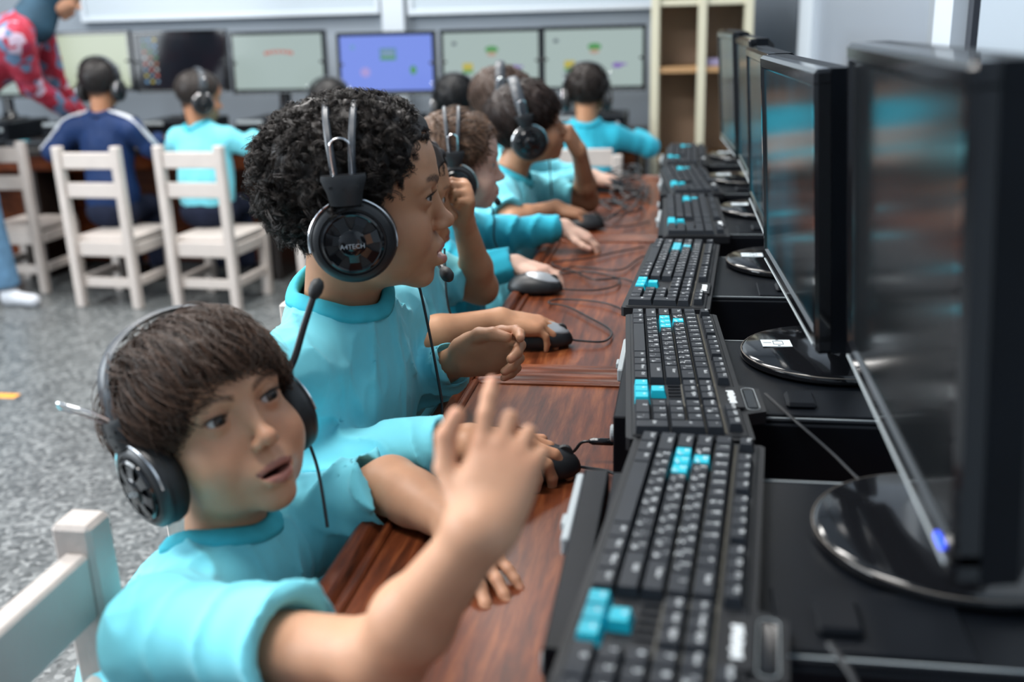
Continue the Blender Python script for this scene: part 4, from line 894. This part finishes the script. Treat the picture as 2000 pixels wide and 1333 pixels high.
def key_layout():
    X = {0: -.0480, 1: -.0292, 2: -.0104, 3: .0084, 4: .0272, 5: .0490}; K = []
    def row(r, start, items):
        p = start
        for it in items:
            if isinstance(it, (int, float)): p += it; continue
            lab, w = it; K.append((X[r], p + w / 2, w, 1, lab)); p += w
    one = lambda s: [(c, 1) for c in s]
    row(5, 0, [('Esc', 1), 1] + [('F%d' % i, 1) for i in (1, 2, 3, 4)] + [.5] + [('F%d' % i, 1) for i in (5, 6, 7, 8)] + [.5] + [('F%d' % i, 1) for i in (9, 10, 11, 12)] + [4.0, ('NUM', 1), ('CAP', 1), ('SCR', 1)])
    row(4, 0, one('`1234567890-=') + [('Back', 2), .25, ('Ins', 1), ('Home', 1), ('PgUp', 1), .25, ('Num', 1), ('/', 1), ('*', 1), ('-', 1)])
    row(3, 0, [('Tab', 1.5)] + one('QWERTYUIOP[]') + [('\\', 1.5), .25, ('Del', 1), ('End', 1), ('PgDn', 1), .25, ('7', 1), ('8', 1), ('9', 1)])
    row(2, 0, [('Caps', 1.75)] + one("ASDFGHJKL;'") + [('Enter', 2.25), 3.5, ('4', 1), ('5', 1), ('6', 1)])
    row(1, 0, [('Shift', 2.25)] + one('ZXCVBNM,./') + [('Shift', 2.75), 1.25, ('\u2191', 1), 1.25, ('1', 1), ('2', 1), ('3', 1)])
    row(0, 0, [('Ctrl', 1.25), ('Win', 1.25), ('Alt', 1.25), ('', 6.25), ('Alt', 1.25), ('Win', 1.25), ('Menu', 1.25), ('Ctrl', 1.25), .25, ('\u2190', 1), ('\u2193', 1), ('\u2192', 1), .25, ('0', 2), ('.', 1)])
    K.append(((X[2] + X[3]) / 2, 22.0, 1, 2, '+')); K.append(((X[0] + X[1]) / 2, 22.0, 1, 2, 'Ent'))
    return K
ARAB = dict(zip('QWERTYUIOP[]ASDFGHJKL;\'ZXCVBNM,./', '\u0636\u0635\u062b\u0642\u0641\u063a\u0639\u0647\u062e\u062d\u062c\u062f\u0634\u0633\u064a\u0628\u0644\u0627\u062a\u0646\u0645\u0643\u0637\u0626\u0621\u0624\u0631\u0644\u0649\u0629\u0648\u0632\u0638'))
CYAN_KEYS = set(['A', 'S', 'D', 'W', '\u2191', '\u2190', '\u2193', '\u2192'])
def key_geo(wx, wy):
    hx, hy = wx / 2, wy / 2; tx, ty = hx - .0018, hy - .0016; z = .0075
    v = [(-hx, -hy, 0), (hx, -hy, 0), (hx, hy, 0), (-hx, hy, 0), (-tx - .0006, -ty + .0006, z), (tx - .001, -ty + .0006, z), (tx - .001, ty + .0012, z), (-tx - .0006, ty + .0012, z)]
    return v, [(4, 5, 6, 7), (0, 1, 5, 4), (1, 2, 6, 5), (2, 3, 7, 6), (3, 0, 4, 7)]
_keymesh = {}
def keyboard(loc, rz, label, bump=True, single=True, group=None, prints=True, pitch=0.0):
    t = empty('keyboard', loc, rz); t.rotation_euler = (0, pitch, rz); t.scale = (.88, 1, 1); tag(t, label, 'keyboard', group); L = 22.5 * U + .012; W = .134
    poly = [(-W / 2, -L / 2 + .004), (-W / 2 + .004, -L / 2), (W / 2 - .004, -L / 2), (W / 2, -L / 2 + .004)]
    if bump: poly += [(W / 2, -L / 2 + .068), (W / 2 + .022, -L / 2 + .076), (W / 2 + .022, -L / 2 + .142), (W / 2, -L / 2 + .152)]
    poly += [(W / 2, L / 2 - .004), (W / 2 - .004, L / 2), (-W / 2 + .004, L / 2), (-W / 2, L / 2 - .004)]
    b = MB(); b.prism(poly, 0, .0125); b.box((0, 0, .0125), (W - .012, L - .010, .004), .0015); b.build('body', M_KBODY, t)
    if single:                                                        # dusty channels between the key rows
        for x in (.0382, .018, -.001): MB().box((x, 0, .0146), (.0022, L - .02, .0008)).build('row_gap', M_DUST, t)
    K = key_layout(); zt = .0145; pr = MB(); joined = MB(); joinc = MB()
    for x, py, wu, du, lab in K:
        y = L / 2 - .006 - py * U; wx = U * du - .0008; wy = U * wu - .0006; cy = lab in CYAN_KEYS
        if abs(x - .0490) < 1e-6: wx *= .82
        if single:
            kk = (round(wx, 5), round(wy, 5), cy)
            if kk not in _keymesh:
                v, f = key_geo(wx, wy); me = bpy.data.meshes.new('key'); me.from_pydata(v, [], f); me.materials.append(M_CYAN if cy else M_KEY); _keymesh[kk] = me
            o = bpy.data.objects.new('key', _keymesh[kk]); o.location = (x, y, zt); link(o, t)
            if cy: o['label'] = 'cyan key'
        else:
            v, f = key_geo(wx, wy); (joinc if cy else joined).add(np.array(v) + (x, y, zt), f)
        if prints and lab:
            def put(s, size, dx, dy):
                v, f = text_geo(s, size)
                if len(v): pr.add([(x + dx + p[1], y + dy - p[0], zt + .0077) for p in v], f)
            if len(lab) == 1: put(lab, .0074, .0020, .0030); 
            else: put(lab, .0056, .002, min(.003, wy / 2 - .006))
            if lab in ARAB: put(ARAB[lab], .0072, -.0028, -.0032)
            elif len(lab) == 1 and lab.isdigit() and abs(x - .0272) < 1e-6: put('!@#$%^&*()'[int(lab) - 1] if lab != '0' else ')', .0060, -.003, .0025)
    if not single:
        tag(joined.build('keys', M_KEY, t), kind='stuff'); tag(joinc.build('cyan_keys', M_CYAN, t), kind='stuff')
    if prints: tag(pr.build('key_print', M_PRINT, t), kind='stuff')
    # indicator panel with its white lettering
    yb = -L / 2 + .108
    p = MB().box((W / 2 - .011 if not bump else .058, yb, .0150), (.014 if not bump else .016, .060, .002), .0006).build('badge_panel', M_KBODY, t)
    mb = MB()                                                          # illegible white lettering: a tight row of strokes
    for k in range(9): mb.box((W / 2 - .0135 + (.0006 if k % 3 else -.0004), yb + .016 - k * .0042, .0163), (.0085 - .0012 * (k % 2), .0030, .0003))
    mb.build('badge_print', M_PRINT, p)
    if bump:
        w = MB(); c = (W / 2 + .008, yb, .0132); w.box(c, (.012, .052, .0018), .0008); wd = w.build('window', M_GLOSS, t)
        r = MB(); r.tube([(c[0] + .0075 * math.cos(a) , c[1] + (.026 if math.sin(a) > 0 else -.026) * 1.0 + .0060 * math.sin(a), .0142) for a in np.linspace(0, 2 * math.pi, 25)], .00035, 5); r.build('window_outline', M_TRAY, wd)
        for k in range(5): MB().box((-.0104, -L / 2 + .012 + 4.3 * U + .006 + k * .010, .0158), (.0145, .0012, .0016)).build('grille_bar', M_KEY, t)
    return t
def pc_case(loc, label, group, w=.285, d=.345, rz=0.0):
    """flat desktop computer: front faces -x; origin at the middle of its front bottom edge"""
    t = empty('desktop_computer', loc, rz); tag(t, label, 'computer', group); H = .088
    MB().box((d / 2 + .012, 0, H / 2 - .001), (d - .02, w - .004, H - .004), .002).build('chassis', M_CASE, t)
    MB().box((d / 2 + .01, 0, H - .0014), (d - .025, w - .010, .0030), .0008).build('top_cover', M_CASE, t)
    f = MB().box((.008, 0, H / 2), (.022, w, H), .0015).build('front_bezel', M_CASE, t)
    MB().box((-.0055, w / 2 - .072, H - .0075), (.007, .125, .015), .0015).build('drive_bezel', M_TRAY, f); MB().box((-.0105, w / 2 - .095, H - .006), (.004, .018, .007), .001).build('eject_button', M_TRAY, f)
    MB().box((-.004, w / 2 - .10, .030), (.004, .16, .022), .001).build('lower_bezel', M_KBODY, f); MB().lathe([(.009, 0), (.009, .004), (.007, .005)], (-.003, -w / 2 + .03, H - .03), (-1, 0, 0), 18).build('power_button', M_TRAY, f)
    for k in range(2): MB().box((-.004, -w / 2 + .06 + .018 * k, .025), (.003, .012, .006)).build('port', M_GLOSS, f)
    l = MB().box((.205, -w / 2 + .052, H + .0015), (.120, .078, .003), .0012).build('latch_plate', M_CASE, t); MB().box((.185, -w / 2 + .050, H + .0055), (.030, .040, .007), .003).build('latch', M_CASE, l)
    for s in (-1, 1): MB().box((d / 2 + .02, s * (w / 2 - .010), H + .0004), (d - .08, .0016, .0010)).build('cover_edge', M_TRAY, t)
    return t
def monitor(loc, rz, label, group, w=.42, h=.282, zb=.075, tilt=-3.0, scr=None, sticker=True, led=False, dx=-.055, base_r=.104):
    """origin under the middle of the round foot; screen faces local -x"""
    t = empty('monitor', loc, rz); tag(t, label, 'monitor', group)
    bs = MB().lathe([(base_r * .96, 0), (base_r, .003), (base_r, .008), (base_r * .985, .0105), (base_r * .95, .0120), (base_r * .4, .0145), (.0001, .0150)], (0, 0, 0), (0, 0, 1), 64).build('foot', M_GLOSS, t, True)
    MB().tube([(base_r * .992 * math.cos(a), base_r * .992 * math.sin(a), .0095) for a in np.linspace(0, 2 * math.pi, 65)], .0007, 5, False).build('foot_rim', mat('dusty_rim', (.13, .115, .10), .6), bs)
    nk = MB(); v = []; f = []
    for z, a, b_ in ((.010, .034, .052), (.022, .024, .040), (.045, .019, .030), (zb + .06, .017, .028)):
        for k in range(12): v.append((.018 + a * math.cos(k * math.pi / 6), b_ * math.sin(k * math.pi / 6), z))
    for i in range(3):
        for k in range(12): f.append((i * 12 + k, i * 12 + (k + 1) % 12, (i + 1) * 12 + (k + 1) % 12, (i + 1) * 12 + k))
    f.append(tuple(range(36, 48))); nk.add(v, f); nk.build('neck', M_GLOSS, t, True)
    a = math.radians(tilt); R = np.array([[math.cos(a), 0, math.sin(a)], [0, 1, 0], [-math.sin(a), 0, math.cos(a)]]); c = np.array((dx, 0, zb + h / 2))
    P = lambda mb: setattr(mb, 'v', [tuple(R @ np.array(p) + c) for p in mb.v]) or mb
    bz = .017
    sh = MB(); v = []; f = []                                         # rear housing, tapering to the back
    for x, yy, zz, zo in ((.006, w / 2, h / 2, 0), (.026, w / 2 - .001, h / 2 - .001, 0), (.036, w / 2 - .012, h / 2 - .012, 0), (.060, w / 2 - .075, h / 2 - .06, -.01), (.066, w / 2 - .10, h / 2 - .08, -.01)):
        for sy, sz in ((-1, -1), (1, -1), (1, 1), (-1, 1)): v.append((x, sy * yy, sz * zz + zo))
    for i in range(4):
        for k in range(4): f.append((i * 4 + k, i * 4 + (k + 1) % 4, (i + 1) * 4 + (k + 1) % 4, (i + 1) * 4 + k))
    f += [(0, 1, 2, 3)[::-1], (16, 17, 18, 19)]; sh.add(v, f); hs = P(sh).build('rear_housing', M_CASE, t)
    for k in range(14): P(MB().box((.0345, 0, -h / 2 + .05 + k * .014), (.003, w - .06, .003))).build('vent_slat', M_BLACK, hs)
    for cc, dd in (((0, 0, h / 2 - bz / 2), (.018, w, bz)), ((0, 0, -h / 2 + bz * .65), (.018, w, bz * 1.3)), ((0, w / 2 - bz / 2, 0), (.018, bz, h - bz)), ((0, -w / 2 + bz / 2, 0), (.018, bz, h - bz))): P(MB().box(cc, dd, .0035)).build('bezel', M_GLOSS, t)
    scn = P(MB().box((-.004, 0, .003), (.004, w - 2 * bz + .002, h - 2.2 * bz))).build('screen', scr or screen_mat('screen_off', (.01, .012, .014), .4), t)
    P(MB().box((-.0095, 0, -h / 2 + .0065), (.0012, w - .03, .0022), .0004)).build('lip_strip', M_TRAY, t)
    if led: P(MB().box((-.0098, -w / 2 + .028, -h / 2 + .014), (.0020, .016, .0045), .001)).build('power_light', M_LED, t)
    if sticker:
        s = MB().box((-.062, .012, .0141), (.034, .027, .0006)).build('sticker', M_STICK, bs)
        i_ = MB()
        for cc, dd in (((-.060, .0195, 0), (.011, .0008, .0002)), ((-.060, .0065, 0), (.011, .0008, .0002)), ((-.0655, .013, 0), (.0006, .0135, .0002)), ((-.0545, .013, 0), (.0006, .0135, .0002)), ((-.060, .0235, 0), (.003, .0015, .0002)), ((-.060, .001, 0), (.003, .0015, .0002)), ((-.0725, .013, 0), (.009, .0008, .0002))): i_.box((cc[0], cc[1], .0146), dd)
        i_.build('sticker_print', M_INK, s)
    return t, R, c, scn
def mouse(loc, rz, label, top=None, cord=None, L=.100):
    t = empty('computer_mouse', loc, rz); tag(t, label, 'mouse'); F = Field()
    F.group([('u', 0, ell((-.004, 0, .006), (L * .52, .0295, .030))), ('i', .004, plane((0, 0, .001), (0, 0, -1))), ('s', .001, cap((.006, 0, .037), (.06, 0, .020), .0012))])
    v, f = surface(F, (-.07, -.045, -.01), (.07, .045, .05), .0024); np_mesh('shell', v, f, M_BLACK, t)
    if top is not None:
        F = Field(); F.group([('u', 0, ell((-.004, 0, .0066), (L * .52 + .0004, .0298, .0304))), ('i', .002, plane((0, 0, .019), (-.15, 0, -1))), ('i', .001, ell((.012, 0, .03), (.034, .021, .03)))]); v, f = surface(F, (-.07, -.045, -.01), (.07, .045, .05), .0022); np_mesh('button_plate', v, f, top, t)
    MB().lathe([(.0085, -.003), (.0092, -.002), (.0092, .002), (.0085, .003)], (.030, 0, .0235), (0, 1, 0), 18).build('scroll_wheel', M_RUBBER, t)
    if cord is not None:
        c, s = math.cos(-rz), math.sin(-rz); pts = [np.array(((p[0] - loc[0]) * c - (p[1] - loc[1]) * s, (p[0] - loc[0]) * s + (p[1] - loc[1]) * c, p[2] - loc[2])) for p in cord]
        MB().tube(catmull([(L * .46, 0, .007), (L * .46 + .012, 0, .005)] + pts, 8), .0017, 6).build('cord', M_BLACK, t, True)
    return t
# ------------------------------------------------------------------ putting the place together
room(); bookshelf()
for i, (y0, y1) in enumerate(((.385, 1.383), (1.387, 2.365), (2.369, 3.355))):
    desk(-.318, .44, y0, y1, ('worn varnished desk under the raised hand and the flat palm', 'varnished desk with the silver mouse and looped cords', 'varnished desk with the heap of tangled cables')[i], 'near row of varnished desks')
KB = ((.690, -.002, 1, 1), (1.128, -.005, 1, 1), (1.590, -.014, 0, 1), (2.090, .012, 0, 0), (2.575, .004, 0, 0), (3.080, -.006, 0, 0)); ZC = .668
CL = ('flat black desktop computer with dull latch under the large nearest screen', 'flat black desktop computer under the screen with a sticker marked in black', 'flat black desktop computer under the overhanging third keyboard', 'flat black desktop computer behind the fourth keyboard of the near row', 'flat black desktop computer behind the fifth keyboard of the near row', 'flat black desktop computer at the bookshelf end of the near row')
CY = (.722, 1.140, 1.625, 2.090, 2.570, 3.070)
for i in range(6): pc_case((-.082, -.066, -.040, -.05, -.06, -.07)[i:i + 1] + (CY[i], .580), CL[i], 'desktop computers on the near desks')
KL = ('black keyboard with cyan keys and indicator bump, beside the flat palm', 'black keyboard with cyan keys and indicator bump, beside the desk seam', 'third black keyboard with cyan keys, overhanging its computer', 'fourth black keyboard with cyan keys along the near row', 'fifth black keyboard with cyan keys along the near row', 'black keyboard with cyan keys beside the bookshelf')
KR = (-4.6, 3.4, -3.2, 1.5, 5.0, 0.0)
for i, (y, x, bump, single) in enumerate(KB): keyboard((x, y, ZC + .0005), math.radians(KR[i]), KL[i], bool(bump), bool(single), 'keyboards on the near desks', prints=i < 3)
ML = ('large black monitor with a blue power light, edge of the near row', 'black monitor behind the second keyboard, white sticker on its foot', 'black monitor behind the overhanging third keyboard', 'black monitor behind the fourth keyboard of the near row', 'black monitor behind the fifth keyboard of the near row', 'black monitor next to the bookshelf')
MP = ((.204, .757, 0, .078, .282), (.170, 1.208, 3.0, .070, .267), (.168, 1.700, .8, .070, .266), (.170, 2.200, 1.0, .075, .272), (.150, 2.650, 3.0, .078, .276), (.165, 3.110, 3.0, .076, .276))
for i, (x, y, rz, zb, hh) in enumerate(MP):
    monitor((x, y, ZC + .001), math.radians(rz), ML[i], 'monitors on the near desks', zb=zb, h=hh, tilt=-3.5, led=i == 0, sticker=i > 0, scr=screen_mat('screen_teal', (0, 0, 0), .22, True) if i in (1, 2, 3) else None)
mouse((-.155, 1.045, .5805), math.radians(8), 'plain black mouse under the hand in the rolled cyan sleeve', None, [(-.075, 1.048, .584), (-.055, 1.02, .583), (-.104, .95, .583), (-.102, .90, .583)])
M_SILV = mat('silver_plastic', (.36, .38, .40), .3, metal=.4)
mouse((-.215, 1.525, .5805), math.radians(6), 'black mouse with silver top beside the seam of the desks', M_SILV, [(-.120, 1.54, .583), (-.115, 1.60, .583), (-.16, 1.68, .583), (-.20, 1.74, .583), (-.235, 1.76, .584), (-.215, 1.79, .583), (-.14, 1.77, .583), (-.085, 1.70, .583)])
mouse((-.268, 1.855, .5805), math.radians(-4), 'black mouse with grey buttons under the fair hand', M_SILV, [(-.16, 1.86, .583), (-.125, 1.90, .583), (-.13, 1.96, .583), (-.19, 2.00, .584), (-.24, 1.99, .583), (-.22, 2.05, .583), (-.13, 2.02, .584), (-.10, 2.12, .583), (-.085, 2.16, .583)])
mouse((-.240, 2.475, .5805), 0, 'plain black mouse beside the heap of tangled cables', None, [(-.15, 2.48, .584), (-.11, 2.52, .583), (-.09, 2.56, .583)])
mouse((-.225, 3.075, .5805), 0, 'plain black mouse at the bookshelf end of the desks', None, [(-.15, 3.08, .584), (-.11, 3.10, .583)])
def loose_cable(label, pts, r=.0018, group=None):
    p = np.array(pts, float); o = MB().tube(catmull(p - p[0], 8), r, 6).build('cable', M_BLACK, None, True); o.location = p[0]; tag(o, label, 'cable', group)
loose_cable('thin black cable looping over the varnish behind the silver mouse', [(-.08, 1.90, .583), (-.12, 1.95, .584), (-.17, 1.93, .586), (-.21, 2.0, .583), (-.27, 2.08, .583), (-.20, 2.12, .585), (-.14, 2.2, .583), (-.09, 2.25, .583)])
r_ = np.random.default_rng(5)
for k in range(7):
    c = np.array((-.165 + .03 * r_.normal(), 2.70 + .10 * k, .0)); a0 = r_.uniform(0, 6); pts = []
    for a in np.linspace(0, 9 + 3 * r_.random(), 22): pts.append((np.clip(c[0] + (.05 + .03 * math.sin(a * .7 + k)) * math.cos(a + a0), -.27, -.108), c[1] + (.10 + .05 * math.sin(a * 1.3)) * math.sin(a + a0), .583 + .004 * k * .5 + .006 * (1 + math.sin(a * 2.1 + k))))
    loose_cable('black cable in the tangled heap on the far varnished desk', pts, .0028, 'tangled cables on the far desk')
loose_cable('thin black lead from a keyboard across the gap between two desktop computers', [(.083, 1.04, .682), (.11, .99, .672), (.14, .955, .655), (.17, .91, .64), (.20, .88, .645), (.215, .87, .662)], .0016)
loose_cable('grey-black lead from the bumped keyboard over its computer edge', [(.092, .585, .682), (.105, .55, .672), (.100, .52, .64), (.095, .48, .60), (.10, .44, .5825)], .0022)
loose_cable('thick black cable behind the large monitor', [(.26, .66, .70), (.31, .72, .62), (.36, .82, .584), (.40, .95, .584)], .004)
loose_cable('black power cable on the desk behind the large monitor', [(.28, .70, .72), (.34, .75, .60), (.40, .80, .584), (.42, .90, .584)], .004)
# jack plugged into the second computer (end of the curly-haired boy's lead)
pl = tag(empty('audio_plug', (-.098, 1.085, .604)), 'black audio plug in the front of the second desktop computer', 'plug'); MB().lathe([(.0022, -.004), (.0040, 0), (.0042, .022), (.0030, .024)], (0, 0, 0), (1, 0, 0), 14).build('plug_body', M_GLOSS, pl, True); MB().lathe([(.0016, .022), (.0016, .034)], (0, 0, 0), (1, 0, 0), 10).build('plug_tip', M_CHROME, pl)
# chairs
CG = 'small cream wooden chairs'
chair((-.472, .610), 0, 'cream wooden chair behind the boy with the raised hand', group=CG, h=.66, dz=.015)
for x, y, who in ((-.565, 1.20, 'the curly-haired boy'), (-.575, 1.64, 'the boy with fist on cheek'), (-.63, 2.0, 'the fair boy'), (-.62, 2.515, 'the boy leaning chin on hand'), (-.67, 3.02, 'the brown-haired child farthest along the near desks')): chair((x, y), 0, 'cream wooden chair under ' + who, group=CG)
q = math.radians(90)
chair((-2.83, 4.00), q, 'cream wooden chair beside the jeans leg of the adult', group=CG); chair((-2.285, 3.79), math.radians(86), 'cream wooden chair of the boy in the navy tracksuit top', group=CG); chair((-1.865, 3.79), math.radians(86), 'cream wooden chair of the boy with his face turned aside', group=CG)
chair((-1.33, 3.80), q, 'cream wooden chair of the child facing the lilac screen', group=CG); chair((-.375, 3.80), q, 'cream wooden chair of the dark-haired boy next to the bookshelf', group=CG, h=.60)
# back row
def back_desks():
    for i, (x0, x1) in enumerate(((-4.0, -2.90), (-2.895, -1.79), (-1.785, -.70), (-.695, -.19))):
        t = empty('computer_desk', ((x0 + x1) / 2, 4.66, 0)); tag(t, ('dark desk beside the adult in the floral blouse', 'dark desk in front of the navy tracksuit boy', 'dark desk under the lilac screen', 'dark desk beside the bookshelf')[i], 'desk', 'dark desks along the back wall'); W = x1 - x0
        MB().box((0, 0, .565), (W, .80, .03), .004).build('top_panel', M_DARK, t); MB().box((0, -.385, .52), (W - .04, .02, .07), .002).build('apron', M_WOODX, t); MB().box((0, -.10, .27), (W - .04, .02, .50)).build('modesty_panel', M_WOODX, t)
        for s in (-1, 1): MB().box((s * (W / 2 - .02), -.02, .275), (.036, .74, .55), .002).build('side_panel', M_DARK, t)
    E = lambda n, c, s=.62: screen_mat(n, c, s)
    scr = dict(pale=E('screen_pale', (.42, .52, .50)), lilac=E('screen_lilac', (.22, .32, .90)), olive=E('screen_olive', (.44, .50, .34)), dark=E('screen_dark', (.004, .006, .012)))
    specs = ((-3.31, 1.05, 'pale', 'pale screen half hidden behind the adult'), (-2.83, 1.073, 'olive', 'greenish pale screen above the navy tracksuit boy'), (-2.355, 1.066, 'dark', 'dark desktop screen with two columns of small icons'), (-1.875, 1.052, 'pale', 'pale screen with a red arch in the middle'), (-1.36, 1.036, 'lilac', 'bright lilac screen with a small landscape picture'), (-.878, 1.038, 'pale', 'pale screen with green, yellow and purple pictures, next to the lilac one'), (-.420, 1.040, 'pale', 'pale screen with green, yellow and purple pictures, beside the bookshelf'))
    flat = lambda n, c: mat('picture_' + n, (.01, .01, .01), .4, emit=c, estr=.62)
    CO = dict(g=(.02, .20, .05), y=(.50, .42, .04), p=(.20, .10, .45), r=(.50, .10, .06), b=(.10, .30, .55), k=(.03, .05, .08), t=(.05, .22, .30), o=(.40, .14, .04), w=(.5, .5, .5), s=(.15, .28, .42), q=(.38, .30, .70), m=(.04, .28, .05), f=(.45, .30, .22))
    for i, (x, zt, kind, lab) in enumerate(specs):
        zb = zt - .279 - .668; t, R, c, scn = monitor((x, 4.80, .668), math.radians(90), 'monitor with a ' + lab, 'monitors on the back desks', w=.462, h=.280, zb=zb, tilt=2.0, scr=scr[kind], sticker=False, dx=-.03, base_r=.095)
        def pic(name, sx, sz, w, h, col, shape='box', lift=0):
            mb = MB()
            if shape == 'box': mb.box((-.0066 - lift * .0004, -sx, sz), (.0008, w, h))
            else: mb.lathe([(1, -.0004), (1, .0004)], (-.0066 - lift * .0004, -sx, sz), (1, 0, 0), 20, sx=w / 2, sy=h / 2)
            mb.v = [tuple(R @ np.array(p) + c) for p in mb.v]; return mb.build(name, flat(col, CO[col]), scn)
        # small clips on both side bezels
        for s in (-1, 1):
            mb = MB().box((-.010, s * .214, .0), (.006, .026, .012), .002); mb.v = [tuple(R @ np.array(p) + c) for p in mb.v]; mb.build('side_clip', M_BLACK, t)
        if i in (5, 6):
            pic('picture', -.165, .078, .022, .016, 'k', 'd'); pic('picture', 0.005, .050, .060, .030, 'm', 'd'); pic('picture', .005, .030, .044, .020, 'f', 'd', 1); pic('picture', -.105, -.028, .046, .042, 'y'); pic('picture', -.105, -.044, .046, .014, 'm', 'box', 1); pic('picture', .105, -.030, .046, .022, 'p', 'd'); pic('picture', .130, -.026, .03, .008, 'p', 'box', 1)
        if i == 4:
            pic('picture', 0.01, .042, .075, .052, 't'); pic('picture', .01, .046, .060, .030, 's', 'box', 1); pic('picture', .01, .024, .070, .014, 'm', 'box', 2); pic('picture', -.10, -.036, .046, .042, 'q', 'd'); pic('picture', .125, -.030, .030, .040, 'm', 'd'); pic('picture', -.155, .075, .022, .020, 'b', 'd')
        if i == 3:
            for k in range(7): a = (k - 3) * .30; pic('letter_mark', .006 + .075 * math.sin(a) * 1.05, .030 + .018 * math.cos(a), .016, .014, 'r')
        if i == 2:
            for a in range(8):
                for b_ in range(3): pic('icon', -.175 + b_ * .027, .100 - a * .027, .015, .013, 'tsobrgyw'[(a * 5 + b_ * 3) % 8])
        if i == 1: pic('picture', .02, -.05, .04, .05, 'm', 'd'); pic('picture', .0, .0, .02, .03, 'k', 'd')
        pc_case((x, 4.56, .580), 'dark flat computer, ' + lab, 'desktop computers on the back desks', rz=math.radians(90), w=.30)
        kb = keyboard((x, 4.42, .5805), math.radians(90), 'dark keyboard, ' + lab, False, False, 'keyboards on the back desks', prints=False)
back_desks()
kid_a(); kid_b(); kid_c(); kid_d(); kid_e(); kid_g(); back_row(); teacher()
